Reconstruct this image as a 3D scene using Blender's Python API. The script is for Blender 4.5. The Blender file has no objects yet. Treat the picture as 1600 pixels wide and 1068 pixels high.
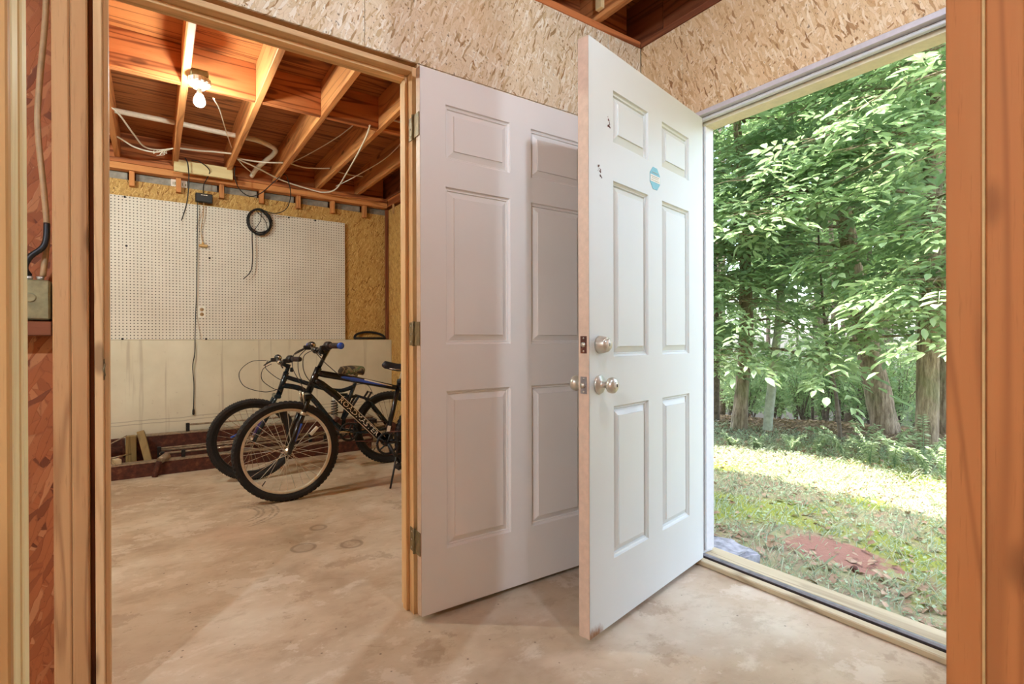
import bpy, bmesh, math, random
import numpy as np
from mathutils import Vector, Matrix

random.seed(7)
rng = np.random.default_rng(11)
S = bpy.context.scene
COL = S.collection
PI = math.pi

# ------------------------------------------------------------------ camera
F_PX = 812.58
cd = bpy.data.cameras.new('camera')
cd.sensor_fit = 'HORIZONTAL'; cd.sensor_width = 36.0
cd.lens = F_PX * 36.0 / 1600.0
cd.clip_start = 0.02; cd.clip_end = 300
cam = bpy.data.objects.new('camera', cd); COL.objects.link(cam)
_yaw, _pitch, _roll = 0.6027, 0.0026, -0.0029
_F = Vector((math.sin(_yaw) * math.cos(_pitch), math.cos(_yaw) * math.cos(_pitch), -math.sin(_pitch)))
_R = Vector((math.cos(_yaw), -math.sin(_yaw), 0)); _U = _R.cross(_F)
_R2 = _R * math.cos(_roll) + _U * math.sin(_roll); _U2 = _U * math.cos(_roll) - _R * math.sin(_roll)
M = Matrix.Identity(4)
for i in range(3):
    M[i][0] = _R2[i]; M[i][1] = _U2[i]; M[i][2] = -_F[i]
M[0][3], M[1][3], M[2][3] = 0, 0, 1.0381
cam.matrix_world = M
S.camera = cam

# ------------------------------------------------------------------ light and exposure
SUN_E, SKY_S = 17.0, 1.45
BULB_FAR, FILL_FAR, BULB_NEAR, FILL_NEAR = 880.0, 3500.0, 980.0, 5600.0
S.view_settings.view_transform = 'Standard'
S.view_settings.look = 'None'
S.view_settings.gamma = 1.0
S.view_settings.use_curve_mapping = False
S.view_settings.exposure = 0.0
S.cycles.use_denoising = True
S.cycles.max_bounces = 10
S.cycles.diffuse_bounces = 6
S.cycles.transmission_bounces = 6
S.cycles.sample_clamp_indirect = 8

sun_dir = Vector((1.22, -0.25, -5.0)).normalized()          # the way the sunlight travels
w = bpy.data.worlds.new('sky'); S.world = w; w.use_nodes = True
nt = w.node_tree; nt.nodes.clear()
sky = nt.nodes.new('ShaderNodeTexSky'); sky.sky_type = 'NISHITA'; sky.sun_disc = False
sky.sun_elevation = math.asin(-sun_dir.z); sky.sun_rotation = math.atan2(-sun_dir.x, -sun_dir.y)
sky.dust_density = 3.0; sky.air_density = 1.0; sky.ozone_density = 1.5
bg = nt.nodes.new('ShaderNodeBackground'); bg.inputs['Strength'].default_value = SKY_S
ow = nt.nodes.new('ShaderNodeOutputWorld')
hs_ = nt.nodes.new('ShaderNodeHueSaturation'); hs_.inputs['Saturation'].default_value = 0.8
nt.links.new(sky.outputs[0], hs_.inputs['Color']); nt.links.new(hs_.outputs[0], bg.inputs[0]); nt.links.new(bg.outputs[0], ow.inputs[0])
sl = bpy.data.lights.new('sun', 'SUN'); sl.energy = SUN_E; sl.angle = 0.0095; sl.color = (1.0, 0.95, 0.86)
so = bpy.data.objects.new('sun', sl); COL.objects.link(so)
so.rotation_euler = sun_dir.to_track_quat('-Z', 'Y').to_euler()
so.location = (0, 0, 12)


# ------------------------------------------------------------------ materials
def srgb(r, g, b):
    f = lambda c: (c / 12.92) if c <= 0.04045 else ((c + 0.055) / 1.055) ** 2.4
    return (f(r / 255), f(g / 255), f(b / 255), 1.0)


class NT:
    def __init__(s, name):
        s.m = bpy.data.materials.new(name); s.m.use_nodes = True
        s.t = s.m.node_tree; s.t.nodes.clear()
        s.out = s.n('ShaderNodeOutputMaterial'); s.b = s.n('ShaderNodeBsdfPrincipled')
        s.l(s.b.outputs[0], s.out.inputs[0])

    def n(s, t, **k):
        o = s.t.nodes.new(t)
        for a, v in k.items(): setattr(o, a, v)
        return o

    def l(s, a, b): s.t.links.new(a, b)

    def val(s, v, sock):
        if hasattr(v, 'links'): s.l(v, sock)
        else: sock.default_value = v

    def math(s, op, a, b=0.0, c=0.0, clamp=False):
        o = s.n('ShaderNodeMath', operation=op); o.use_clamp = clamp
        s.val(a, o.inputs[0]); s.val(b, o.inputs[1]); s.val(c, o.inputs[2]); return o.outputs[0]

    def vmath(s, op, a, b=(0, 0, 0)):
        o = s.n('ShaderNodeVectorMath', operation=op)
        s.val(a, o.inputs[0]); s.val(b, o.inputs[1]); return o.outputs[0]

    def coord(s, which='Object'): return s.n('ShaderNodeTexCoord').outputs[which]

    def rnd(s): return s.n('ShaderNodeObjectInfo').outputs['Random']

    def noise(s, vec, scale, detail=3.0, rough=0.5, dist=0.0, col=False):
        o = s.n('ShaderNodeTexNoise'); s.l(vec, o.inputs['Vector'])
        o.inputs['Scale'].default_value = scale; o.inputs['Detail'].default_value = detail
        o.inputs['Roughness'].default_value = rough; o.inputs['Distortion'].default_value = dist
        return o.outputs[1 if col else 0]

    def vor(s, vec, scale, feature='F1', dims='3D', rand=1.0):
        o = s.n('ShaderNodeTexVoronoi', feature=feature, voronoi_dimensions=dims); s.l(vec, o.inputs['Vector'])
        o.inputs['Scale'].default_value = scale; o.inputs['Randomness'].default_value = rand
        return o

    def ramp(s, f, stops, interp='LINEAR'):
        o = s.n('ShaderNodeValToRGB'); s.l(f, o.inputs[0]); e = o.color_ramp; e.interpolation = interp
        while len(e.elements) < len(stops): e.elements.new(0.5)
        for el, (p, c) in zip(e.elements, stops): el.position = p; el.color = c
        return o.outputs[0]

    def step(s, f, a, b):
        o = s.n('ShaderNodeMapRange'); s.l(f, o.inputs[0]); o.inputs[1].default_value = a; o.inputs[2].default_value = b
        o.interpolation_type = 'SMOOTHSTEP'; return o.outputs[0]

    def mix(s, f, a, b, mode='MIX'):
        o = s.n('ShaderNodeMix', data_type='RGBA', blend_type=mode)
        s.val(f, o.inputs[0]); s.val(a, o.inputs[6]); s.val(b, o.inputs[7]); return o.outputs[2]

    def scale(s, vec, v): return s.vmath('MULTIPLY', vec, v)

    def bump(s, h, strength=0.3, dist=0.002):
        o = s.n('ShaderNodeBump'); s.l(h, o.inputs['Height'])
        o.inputs['Strength'].default_value = strength; o.inputs['Distance'].default_value = dist
        s.l(o.outputs[0], s.b.inputs['Normal'])

    def done(s, col, rough=0.6, metal=0.0, spec=0.5):
        s.val(col, s.b.inputs['Base Color']); s.val(rough, s.b.inputs['Roughness']); s.val(metal, s.b.inputs['Metallic'])
        s.b.inputs['Specular IOR Level'].default_value = spec
        return s.m


def plain(name, rgb, rough=0.5, metal=0.0, var=0.08, scale=40, spec=0.5):
    k = NT(name); c = srgb(*rgb); n = k.noise(k.coord(), scale, 4, 0.6)
    lo = tuple(x * (1 - var * 2) for x in c[:3]) + (1,); hi = tuple(min(1, x * (1 + var)) for x in c[:3]) + (1,)
    return k.done(k.ramp(n, [(0.3, lo), (0.7, hi)]), rough, metal, spec)


_wood = {}
def wood(kind, axis):
    """kind -> (light, mid, dark) tones; grain runs along axis 0, 1 or 2 of the board."""
    if (kind, axis) in _wood: return _wood[(kind, axis)]
    tones = {
        'stud': ((210, 166, 116), (188, 138, 88), (128, 82, 46), 0.5),
        'joist': ((222, 158, 98), (196, 124, 70), (128, 66, 32), 0.5),
        'block': ((214, 138, 84), (184, 102, 54), (110, 48, 22), 0.8),
        'plywood': ((188, 122, 70), (160, 94, 48), (104, 54, 26), 0.9),
        'jamb': ((232, 194, 144), (216, 172, 120), (178, 128, 80), 0.35),
        'post_orange': ((188, 126, 74), (172, 106, 56), (132, 78, 40), 0.5),
        'post_pale': ((236, 220, 172), (226, 204, 150), (206, 172, 112), 0.25),
        'board': ((214, 170, 112), (198, 150, 92), (160, 108, 58), 0.55),
        'sill': ((204, 188, 156), (178, 158, 124), (122, 98, 72), 0.5),
        'old': ((158, 134, 88), (128, 104, 62), (82, 62, 38), 0.5),
        'dark': ((150, 92, 58), (118, 62, 36), (72, 32, 18), 0.6),
        'bark': ((150, 126, 104), (118, 96, 76), (70, 54, 42), 0.6),
    }[kind]
    k = NT('wood_%s_%d' % (kind, axis))
    r = k.rnd()
    off = k.n('ShaderNodeCombineXYZ')
    for i, f in enumerate((13.0, 29.0, 17.0)): k.l(k.math('MULTIPLY', r, f), off.inputs[i])
    v = k.vmath('ADD', k.coord(), off.outputs[0])
    sc = [1.0, 1.0, 1.0]; sc[axis] = 0.06
    vs = k.scale(v, tuple(sc))
    fine = k.noise(vs, 160, 3, 0.7)
    low = k.noise(vs, 7.0, 2, 0.5, 0.6)
    rings = k.math('PINGPONG', k.math('MULTIPLY', low, 14.0), 1.0)
    a, b, c = (srgb(*t) for t in tones[:3])
    base = k.mix(k.noise(vs, 26, 3, 0.6), a, b)
    base = k.mix(k.math('MULTIPLY', k.step(rings, 0.55, 1.0), tones[3]), base, c)
    base = k.mix(k.math('MULTIPLY', k.step(fine, 0.56, 0.74), 0.35), base, c)
    kv = [9.0, 9.0, 9.0]; kv[axis] = 3.4
    vr = k.vor(k.scale(v, tuple(kv)), 1.0)
    knot = k.math('MULTIPLY', k.step(vr.outputs['Distance'], 0.2, 0.1), k.math('GREATER_THAN', k.n_sep(vr.outputs['Color']), 0.72))
    base = k.mix(k.math('MULTIPLY', knot, 0.6), base, tuple(x * 0.35 for x in c[:3]) + (1,))
    blot = k.noise(v, 3.0, 3, 0.6)
    base = k.mix(k.math('MULTIPLY', k.step(blot, 0.5, 0.75), 0.3), base, b)
    hsv = k.n('ShaderNodeHueSaturation'); k.l(base, hsv.inputs['Color'])
    k.l(k.math('ADD', k.math('MULTIPLY', r, 0.22), 0.88), hsv.inputs['Value'])
    k.bump(fine, 0.25, 0.001)
    m = k.done(hsv.outputs[0], 0.62, 0.0, 0.3)
    _wood[(kind, axis)] = m
    return m


def _sep(self, col):
    o = self.n('ShaderNodeSeparateColor'); self.l(col, o.inputs[0]); return o.outputs[0]
NT.n_sep = _sep


def osb(name, cols, dark=0.8, big=1.0):
    """oriented strand board: three overlapping layers of stretched flakes, each flake with its own tone"""
    k = NT(name)
    sp = k.n('ShaderNodeSeparateXYZ'); k.l(k.coord(), sp.inputs[0])
    u = k.math('ADD', k.math('ADD', sp.outputs[0], sp.outputs[1]), k.math('MULTIPLY', k.rnd(), 31.0))
    cb = k.n('ShaderNodeCombineXYZ'); k.l(u, cb.inputs[0]); k.l(sp.outputs[2], cb.inputs[1])
    uv = cb.outputs[0]
    wob = k.scale(k.vmath('SUBTRACT', k.noise(uv, 30, 2, 0.5, col=True), (0.5, 0.5, 0.5)), (0.010, 0.010, 0.0))
    uv = k.vmath('ADD', uv, wob)
    tone, edge = None, None
    for i, (ang, su, sv, o) in enumerate([(1.25, 17, 95, 0.0), (0.55, 22, 120, 3.7), (-0.95, 20, 105, 7.1), (1.9, 26, 140, 11.3)]):
        mp = k.n('ShaderNodeMapping'); k.l(uv, mp.inputs[0]); mp.inputs['Rotation'].default_value = (0, 0, ang); mp.inputs['Location'].default_value = (o, o * 1.7, 0)
        p = k.scale(mp.outputs[0], (su / big, sv / big, 1))
        vr = k.vor(p, 1.0, dims='2D')
        sc = k.n('ShaderNodeSeparateColor'); k.l(vr.outputs['Color'], sc.inputs[0])
        ve = k.vor(p, 1.0, 'DISTANCE_TO_EDGE', '2D')
        e = k.step(ve.outputs[0], 0.0, 0.09)
        if tone is None: tone, edge = sc.outputs[0], e
        else:
            mk = k.math('GREATER_THAN', sc.outputs[1], 0.55)
            mx = k.n('ShaderNodeMix'); k.l(mk, mx.inputs[0]); k.l(tone, mx.inputs[2]); k.l(sc.outputs[0], mx.inputs[3]); tone = mx.outputs[0]
            mx = k.n('ShaderNodeMix'); k.l(mk, mx.inputs[0]); k.l(edge, mx.inputs[2]); k.l(e, mx.inputs[3]); edge = mx.outputs[0]
    a, b, c, d = (srgb(*x) for x in cols)
    col = k.ramp(tone, [(0.0, d), (0.09, c), (0.34, b), (0.72, b), (0.95, a)])
    grain = k.noise(k.scale(uv, (60, 60, 1)), 4, 3, 0.7)
    col = k.mix(k.math('MULTIPLY', k.math('SUBTRACT', 1.0, edge), 0.3), col, d)
    spk = k.math('MULTIPLY', k.step(k.noise(k.scale(uv, (70, 38, 1)), 1.6, 2, 0.5), 0.64, 0.70), dark)  # small shadows among the strands, put into the colour as dark specks
    dk = tuple(x * 0.4 for x in d[:3]) + (1,)
    col = k.mix(spk, col, dk)
    col = k.mix(k.math('MULTIPLY', k.step(k.noise(uv, 2.2, 2, 0.5), 0.4, 0.7), 0.28), col, c)
    k.bump(k.math('ADD', k.math('MULTIPLY', edge, 0.6), k.math('MULTIPLY', grain, 0.4)), 0.35, 0.002)
    return k.done(col, 0.6, 0.0, 0.3)


M_OSB_NEAR = osb('osb_pale', ((242, 232, 212), (228, 208, 176), (208, 180, 138), (158, 120, 78)))
M_OSB_TAN = osb('osb_tan', ((230, 208, 174), (216, 184, 142), (194, 154, 108), (142, 100, 62)), 0.7)
M_OSB_FAR = osb('osb_gold', ((226, 192, 124), (204, 164, 96), (178, 132, 70), (124, 80, 38)))
M_OSB_BAY = osb('osb_red', ((196, 132, 84), (170, 98, 54), (146, 80, 42), (96, 46, 24)), 0.3, 2.2)


def concrete_floor():
    k = NT('concrete_floor'); v = k.coord()
    vs = k.scale(v, (1.0, 1.5, 1.0))
    n1 = k.noise(v, 1.3, 5, 0.62, 0.1); n2 = k.noise(vs, 4.0, 6, 0.7, 0.15); n3 = k.noise(v, 60, 3, 0.6)
    col = k.ramp(n1, [(0.32, srgb(160, 136, 110)), (0.5, srgb(194, 172, 146)), (0.68, srgb(212, 198, 176))])
    col = k.mix(k.math('MULTIPLY', k.step(n2, 0.5, 0.66), 0.45), col, srgb(160, 134, 106))
    col = k.mix(k.math('MULTIPLY', k.step(n2, 0.46, 0.3), 0.6), col, srgb(222, 208, 188))
    pink = k.noise(v, 0.9, 3, 0.5)
    col = k.mix(k.math('MULTIPLY', k.step(pink, 0.52, 0.72), 0.4), col, srgb(206, 164, 140))
    dirt = k.noise(vs, 9, 6, 0.8, 0.1)
    col = k.mix(k.math('MULTIPLY', k.step(dirt, 0.58, 0.74), 0.42), col, srgb(128, 100, 76))
    spots = k.vor(v, 7.0); sp = k.math('MULTIPLY', k.step(spots.outputs['Distance'], 0.05, 0.02), k.math('GREATER_THAN', k.n_sep(spots.outputs['Color']), 0.6))
    col = k.mix(k.math('MULTIPLY', sp, 0.8), col, srgb(90, 64, 48))
    col = k.mix(k.math('MULTIPLY', k.step(n3, 0.62, 0.75), 0.18), col, srgb(120, 98, 78))
    pale = k.noise(v, 2.3, 9, 0.68)
    col = k.mix(k.math('MULTIPLY', k.step(pale, 0.565, 0.595), 0.5), col, srgb(216, 200, 180))
    dk = k.noise(k.vmath('ADD', v, (7.3, 1.9, 0)), 2.9, 9, 0.7)
    col = k.mix(k.math('MULTIPLY', k.step(dk, 0.575, 0.62), 0.42), col, srgb(146, 118, 92))
    mp = k.n('ShaderNodeMapping'); k.l(v, mp.inputs[0]); mp.inputs['Rotation'].default_value = (0, 0, 0.5)
    scr = k.noise(k.scale(mp.outputs[0], (1.0, 9.0, 1.0)), 5, 6, 0.75)
    col = k.mix(k.math('MULTIPLY', k.step(scr, 0.6, 0.7), 0.35), col, srgb(128, 102, 80))
    pits = k.vor(v, 26.0); pt = k.math('MULTIPLY', k.step(pits.outputs['Distance'], 0.13, 0.07), k.math('GREATER_THAN', k.n_sep(pits.outputs['Color']), 0.8))
    col = k.mix(k.math('MULTIPLY', pt, 0.7), col, srgb(92, 70, 54))
    # round cup stains left on the slab and dark tyre scuffs
    def ring(cx, cy, r, wd):
        d = k.vmath('SUBTRACT', v, (cx, cy, 0)); sx = k.n('ShaderNodeSeparateXYZ'); k.l(d, sx.inputs[0])
        ln = k.math('SQRT', k.math('ADD', k.math('POWER', k.math('ABSOLUTE', sx.outputs[0]), 2.0), k.math('POWER', k.math('ABSOLUTE', sx.outputs[1]), 2.0)))
        return k.step(k.math('ABSOLUTE', k.math('SUBTRACT', ln, r)), wd, wd * 0.3), k.step(ln, r, r * 0.8)
    for cx, cy, r in ((0.615, 2.75, 0.055), (0.83, 2.66, 0.05), (0.75, 3.0, 0.04)):
        a, b = ring(cx, cy, r, 0.012)
        col = k.mix(k.math('MULTIPLY', a, 0.45), col, srgb(96, 76, 58)); col = k.mix(k.math('MULTIPLY', b, 0.2), col, srgb(110, 88, 66))
    for r in (0.16, 0.19, 0.24, 0.27):
        a, b = ring(0.36, 3.5, r, 0.012)
        sx = k.n('ShaderNodeSeparateXYZ'); k.l(v, sx.inputs[0])
        a = k.math('MULTIPLY', a, k.step(sx.outputs[0], 0.40, 0.48))
        col = k.mix(k.math('MULTIPLY', k.math('MULTIPLY', a, k.step(n3, 0.35, 0.6)), 0.55), col, srgb(84, 66, 52))
    k.bump(n3, 0.12, 0.002)
    rgh = k.math('ADD', k.math('MULTIPLY', n2, 0.35), 0.38)
    return k.done(col, rgh, 0.0, 0.4)


def concrete_wall():
    k = NT('painted_concrete'); v = k.coord()
    n1 = k.noise(v, 2.0, 4, 0.6); n2 = k.noise(v, 24, 4, 0.7)
    col = k.ramp(n1, [(0.3, srgb(210, 202, 178)), (0.7, srgb(230, 224, 202))])
    drip = k.noise(k.scale(v, (10, 10, 0.5)), 1.5, 3, 0.6)
    col = k.mix(k.math('MULTIPLY', k.step(drip, 0.58, 0.7), 0.4), col, srgb(158, 140, 116))
    col = k.mix(k.math('MULTIPLY', k.step(n2, 0.62, 0.74), 0.3), col, srgb(150, 132, 110))
    sp = k.n('ShaderNodeSeparateXYZ'); k.l(v, sp.inputs[0])
    wv = k.math('ADD', sp.outputs[2], k.math('MULTIPLY', k.noise(v, 3, 3, 0.6), 0.05))
    wv = k.math('SUBTRACT', wv, k.math('MULTIPLY', sp.outputs[0], 0.02))
    for h in (-0.13, -0.16):
        ln = k.step(k.math('ABSOLUTE', k.math('SUBTRACT', wv, h)), 0.006, 0.001)
        col = k.mix(k.math('MULTIPLY', ln, 0.4), col, srgb(120, 104, 88))
    col = k.mix(k.math('MULTIPLY', k.step(wv, -0.18, -0.3), 0.2), col, srgb(176, 160, 138))
    k.bump(n2, 0.3, 0.003)
    return k.done(col, 0.7, 0.0, 0.3)


def pegboard_mat():
    k = NT('pegboard_white'); v = k.coord()
    p = k.vmath('SUBTRACT', k.vmath('FRACTION', k.scale(v, (1 / 0.0254, 1.0, 1 / 0.0254))), (0.5, 0.0, 0.5))
    sp = k.n('ShaderNodeSeparateXYZ'); k.l(p, sp.inputs[0])
    d = k.math('SQRT', k.math('ADD', k.math('MULTIPLY', sp.outputs[0], sp.outputs[0]), k.math('MULTIPLY', sp.outputs[2], sp.outputs[2])))
    hole = k.step(d, 0.20, 0.14)
    n = k.noise(v, 3, 3, 0.6)
    base = k.ramp(n, [(0.3, srgb(216, 208, 194)), (0.7, srgb(228, 222, 210))])
    k.bump(k.math('SUBTRACT', 1.0, hole), 0.5, 0.003)
    return k.done(k.mix(hole, base, srgb(52, 40, 30)), 0.5)


def door_paint(name, rgb, rust=False):
    k = NT(name); v = k.coord()
    n = k.noise(v, 2.5, 3, 0.5); c = srgb(*rgb)
    col = k.ramp(n, [(0.3, tuple(x * 0.95 for x in c[:3]) + (1,)), (0.7, c)])
    sm = k.noise(k.scale(v, (1, 1, 0.6)), 9, 4, 0.7)
    col = k.mix(k.math('MULTIPLY', k.step(sm, 0.66, 0.78), 0.12), col, srgb(150, 140, 128))
    if rust:   # rust creeping up from the bottom corner on the latch side
        sp = k.n('ShaderNodeSeparateXYZ'); k.l(v, sp.inputs[0])
        hgt = k.math('ADD', sp.outputs[2], 1.0); sx = k.math('ADD', sp.outputs[0], 0.45)
        rn = k.noise(k.scale(v, (1, 1, 0.45)), 34, 4, 0.7)
        mk = k.math('MULTIPLY', k.step(hgt, 0.10, -0.03), k.step(sx, 0.26, -0.03))
        col = k.mix(k.step(k.math('ADD', k.math('MULTIPLY', mk, 0.75), k.math('MULTIPLY', rn, 0.55)), 0.68, 0.98), col, srgb(140, 92, 50))
        col = k.mix(k.step(k.math('ADD', k.math('MULTIPLY', mk, 0.75), k.math('MULTIPLY', rn, 0.6)), 0.98, 1.12), col, srgb(40, 22, 14))
    k.bump(k.noise(k.scale(v, (1, 1, 0.15)), 180, 2, 0.6), 0.08, 0.0008)
    return k.done(col, 0.42, 0.0, 0.4)


def rusty(name):
    k = NT(name); v = k.coord(); n = k.noise(v, 22, 6, 0.7)
    col = k.ramp(n, [(0.3, srgb(52, 26, 20)), (0.55, srgb(92, 48, 34)), (0.75, srgb(134, 84, 58))])
    k.bump(n, 0.3, 0.003)
    return k.done(col, 0.75, 0.2)


def ground_mat():
    k = NT('ground_soil'); v = k.coord()
    n1 = k.noise(v, 1.1, 4, 0.6, 0.5); n2 = k.noise(v, 8, 5, 0.7); n3 = k.noise(v, 45, 4, 0.7)
    col = k.ramp(n2, [(0.3, srgb(124, 106, 90)), (0.5, srgb(152, 138, 112)), (0.7, srgb(148, 154, 108))])
    moss = k.step(k.math('ADD', n1, k.math('MULTIPLY', n3, 0.25)), 0.6, 0.72)
    col = k.mix(moss, col, srgb(138, 146, 62))
    col = k.mix(k.math('MULTIPLY', k.step(n3, 0.58, 0.7), 0.5), col, srgb(170, 152, 134))
    sp = k.n('ShaderNodeSeparateXYZ'); k.l(v, sp.inputs[0])
    # bare red clay patch in front of the door
    dx = k.math('DIVIDE', k.math('SUBTRACT', sp.outputs[0], 2.93), 0.17); dy = k.math('DIVIDE', k.math('SUBTRACT', sp.outputs[1], 1.27), 0.30)
    dd = k.math('ADD', k.math('MULTIPLY', dx, dx), k.math('MULTIPLY', dy, dy))
    dd = k.math('ADD', dd, k.math('MULTIPLY', k.math('SUBTRACT', n2, 0.5), 3.6))
    col = k.mix(k.step(dd, 1.1, 0.7), col, srgb(150, 110, 96))
    # brown leaf litter under the trees
    lit = k.math('ADD', k.math('ADD', k.math('MULTIPLY', sp.outputs[0], 0.85), k.math('MULTIPLY', sp.outputs[1], 0.52)), k.math('MULTIPLY', n1, 1.5))
    col = k.mix(k.math('MULTIPLY', k.step(lit, 6.7, 7.6), 0.85), col, k.ramp(n3, [(0.3, srgb(92, 70, 54)), (0.7, srgb(142, 116, 94))]))
    k.bump(n3, 0.6, 0.02)
    return k.done(col, 0.9, 0.0, 0.2)


def leaf_mat(name, a, b, trans=0.35, spec=0.5, rough=0.45):
    k = NT(name)
    at = k.n('ShaderNodeAttribute'); at.attribute_name = 'tone'
    col = k.mix(at.outputs['Fac'], srgb(*a), srgb(*b))
    k.done(col, rough, 0.0, spec)
    tr = k.n('ShaderNodeBsdfTranslucent')
    k.l(k.mix(0.35, col, srgb(188, 210, 130)), tr.inputs['Color'])
    ms = k.n('ShaderNodeMixShader'); ms.inputs[0].default_value = trans
    k.l(k.b.outputs[0], ms.inputs[1]); k.l(tr.outputs[0], ms.inputs[2]); k.l(ms.outputs[0], k.out.inputs[0])
    return k.m


def emit(name, rgb, strength):
    k = NT(name); e = k.n('ShaderNodeEmission'); e.inputs[0].default_value = srgb(*rgb); e.inputs[1].default_value = strength
    k.l(e.outputs[0], k.out.inputs[0]); return k.m


M_FLOOR = concrete_floor(); M_CONC = concrete_wall(); M_PEG = pegboard_mat()
M_DOOR_IN = door_paint('door_paint_interior', (232, 224, 216)); M_DOOR_EX = door_paint('door_paint_exterior', (210, 212, 206), True)
M_EDGE = plain('door_edge_beige', (206, 178, 156), 0.5, var=0.06)
M_TRIMW = plain('trim_white', (212, 212, 212), 0.4, var=0.03)
M_CREAM = plain('trim_cream', (226, 214, 184), 0.5, var=0.05)
M_LILAC = plain('trim_grey', (196, 188, 190), 0.5, var=0.05)
M_NICKEL = plain('satin_nickel', (206, 198, 182), 0.36, 0.7, var=0.05)
M_BRASS = plain('dull_brass', (132, 114, 80), 0.55, 0.4, var=0.2)
M_ALU = plain('aluminium_strip', (150, 146, 148), 0.45, 0.6, var=0.12)
M_GASKET = plain('dark_rubber_gasket', (46, 34, 32), 0.7)
M_BLACK = plain('black_plastic', (26, 22, 22), 0.45, var=0.2)
M_CABLE = plain('black_cable', (22, 20, 20), 0.5)
M_WHITE = plain('white_plastic', (236, 232, 220), 0.45, var=0.03)
M_ROMEX = plain('white_cable_sheath', (232, 222, 204), 0.5, var=0.04)
M_BEIGE = plain('beige_cable', (182, 148, 104), 0.55, var=0.08)
M_TAN = plain('tan_plastic', (204, 168, 112), 0.5)
M_RUST = rusty('rusty_steel')
M_STEELTOP = plain('worn_steel', (158, 136, 112), 0.55, 0.3, var=0.25)
M_KEY = plain('key_face', (222, 214, 196), 0.4, 0.3, var=0.04)
M_CHROME = plain('chrome', (216, 210, 200), 0.2, 1.0)
M_RIM = plain('brushed_rim', (222, 212, 190), 0.4, 0.15)
M_SPOKE = plain('bright_spoke', (226, 220, 206), 0.35, 0.25)
M_TIRE = plain('tyre_rubber', (30, 25, 24), 0.75, var=0.25, scale=90)
M_FRAMEBLK = plain('black_frame_paint', (20, 17, 18), 0.22, var=0.1)
M_FRAMETEAL = plain('dark_teal_frame_paint', (22, 36, 46), 0.22, var=0.15)
M_BLUE = plain('blue_paint', (58, 92, 190), 0.25, var=0.05)
M_PURPLE = plain('purple_blue_paint', (70, 60, 150), 0.3, var=0.1)
M_LETTER = plain('cream_lettering', (232, 218, 190), 0.4, var=0.03)
M_SADDLE = plain('black_saddle', (28, 24, 30), 0.5)
M_GRIP = plain('brown_black_grip', (52, 34, 30), 0.7)
M_SPRING = plain('spring_white', (206, 202, 196), 0.4)
M_GREYPLASTIC = plain('grey_box', (150, 142, 104), 0.4, 0.3, var=0.15)
M_INSUL = plain('insulation_foil', (148, 142, 132), 0.5, 0.2, var=0.25, scale=14)
M_PAPER = plain('paper', (236, 226, 214), 0.6)
M_TEAL = plain('teal_sticker', (92, 164, 172), 0.4, var=0.05)
M_STONE = plain('grey_stone', (158, 156, 162), 0.85, var=0.3, scale=18)
M_SIDING = plain('siding_beige', (196, 186, 166), 0.7)
M_SHINGLE = plain('roof_shingle', (96, 88, 82), 0.9, var=0.2)
M_GROUND = ground_mat()
M_LEAF = leaf_mat('hickory_leaf', (136, 168, 134), (190, 212, 164), 0.46, 0.6, 0.4)
M_LEAFBG = leaf_mat('distant_leaf', (142, 172, 134), (198, 216, 166), 0.48, 0.4, 0.5)
M_GRASS = leaf_mat('grass_blade', (136, 154, 132), (200, 202, 172), 0.3, 0.3, 0.6)
M_WEED = leaf_mat('weed_leaf', (128, 158, 124), (194, 206, 172), 0.35, 0.4, 0.5)
M_LITTER = leaf_mat('dry_leaf', (122, 92, 70), (194, 166, 142), 0.1, 0.2, 0.7)


# ------------------------------------------------------------------ geometry helpers
ABS = {}


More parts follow.
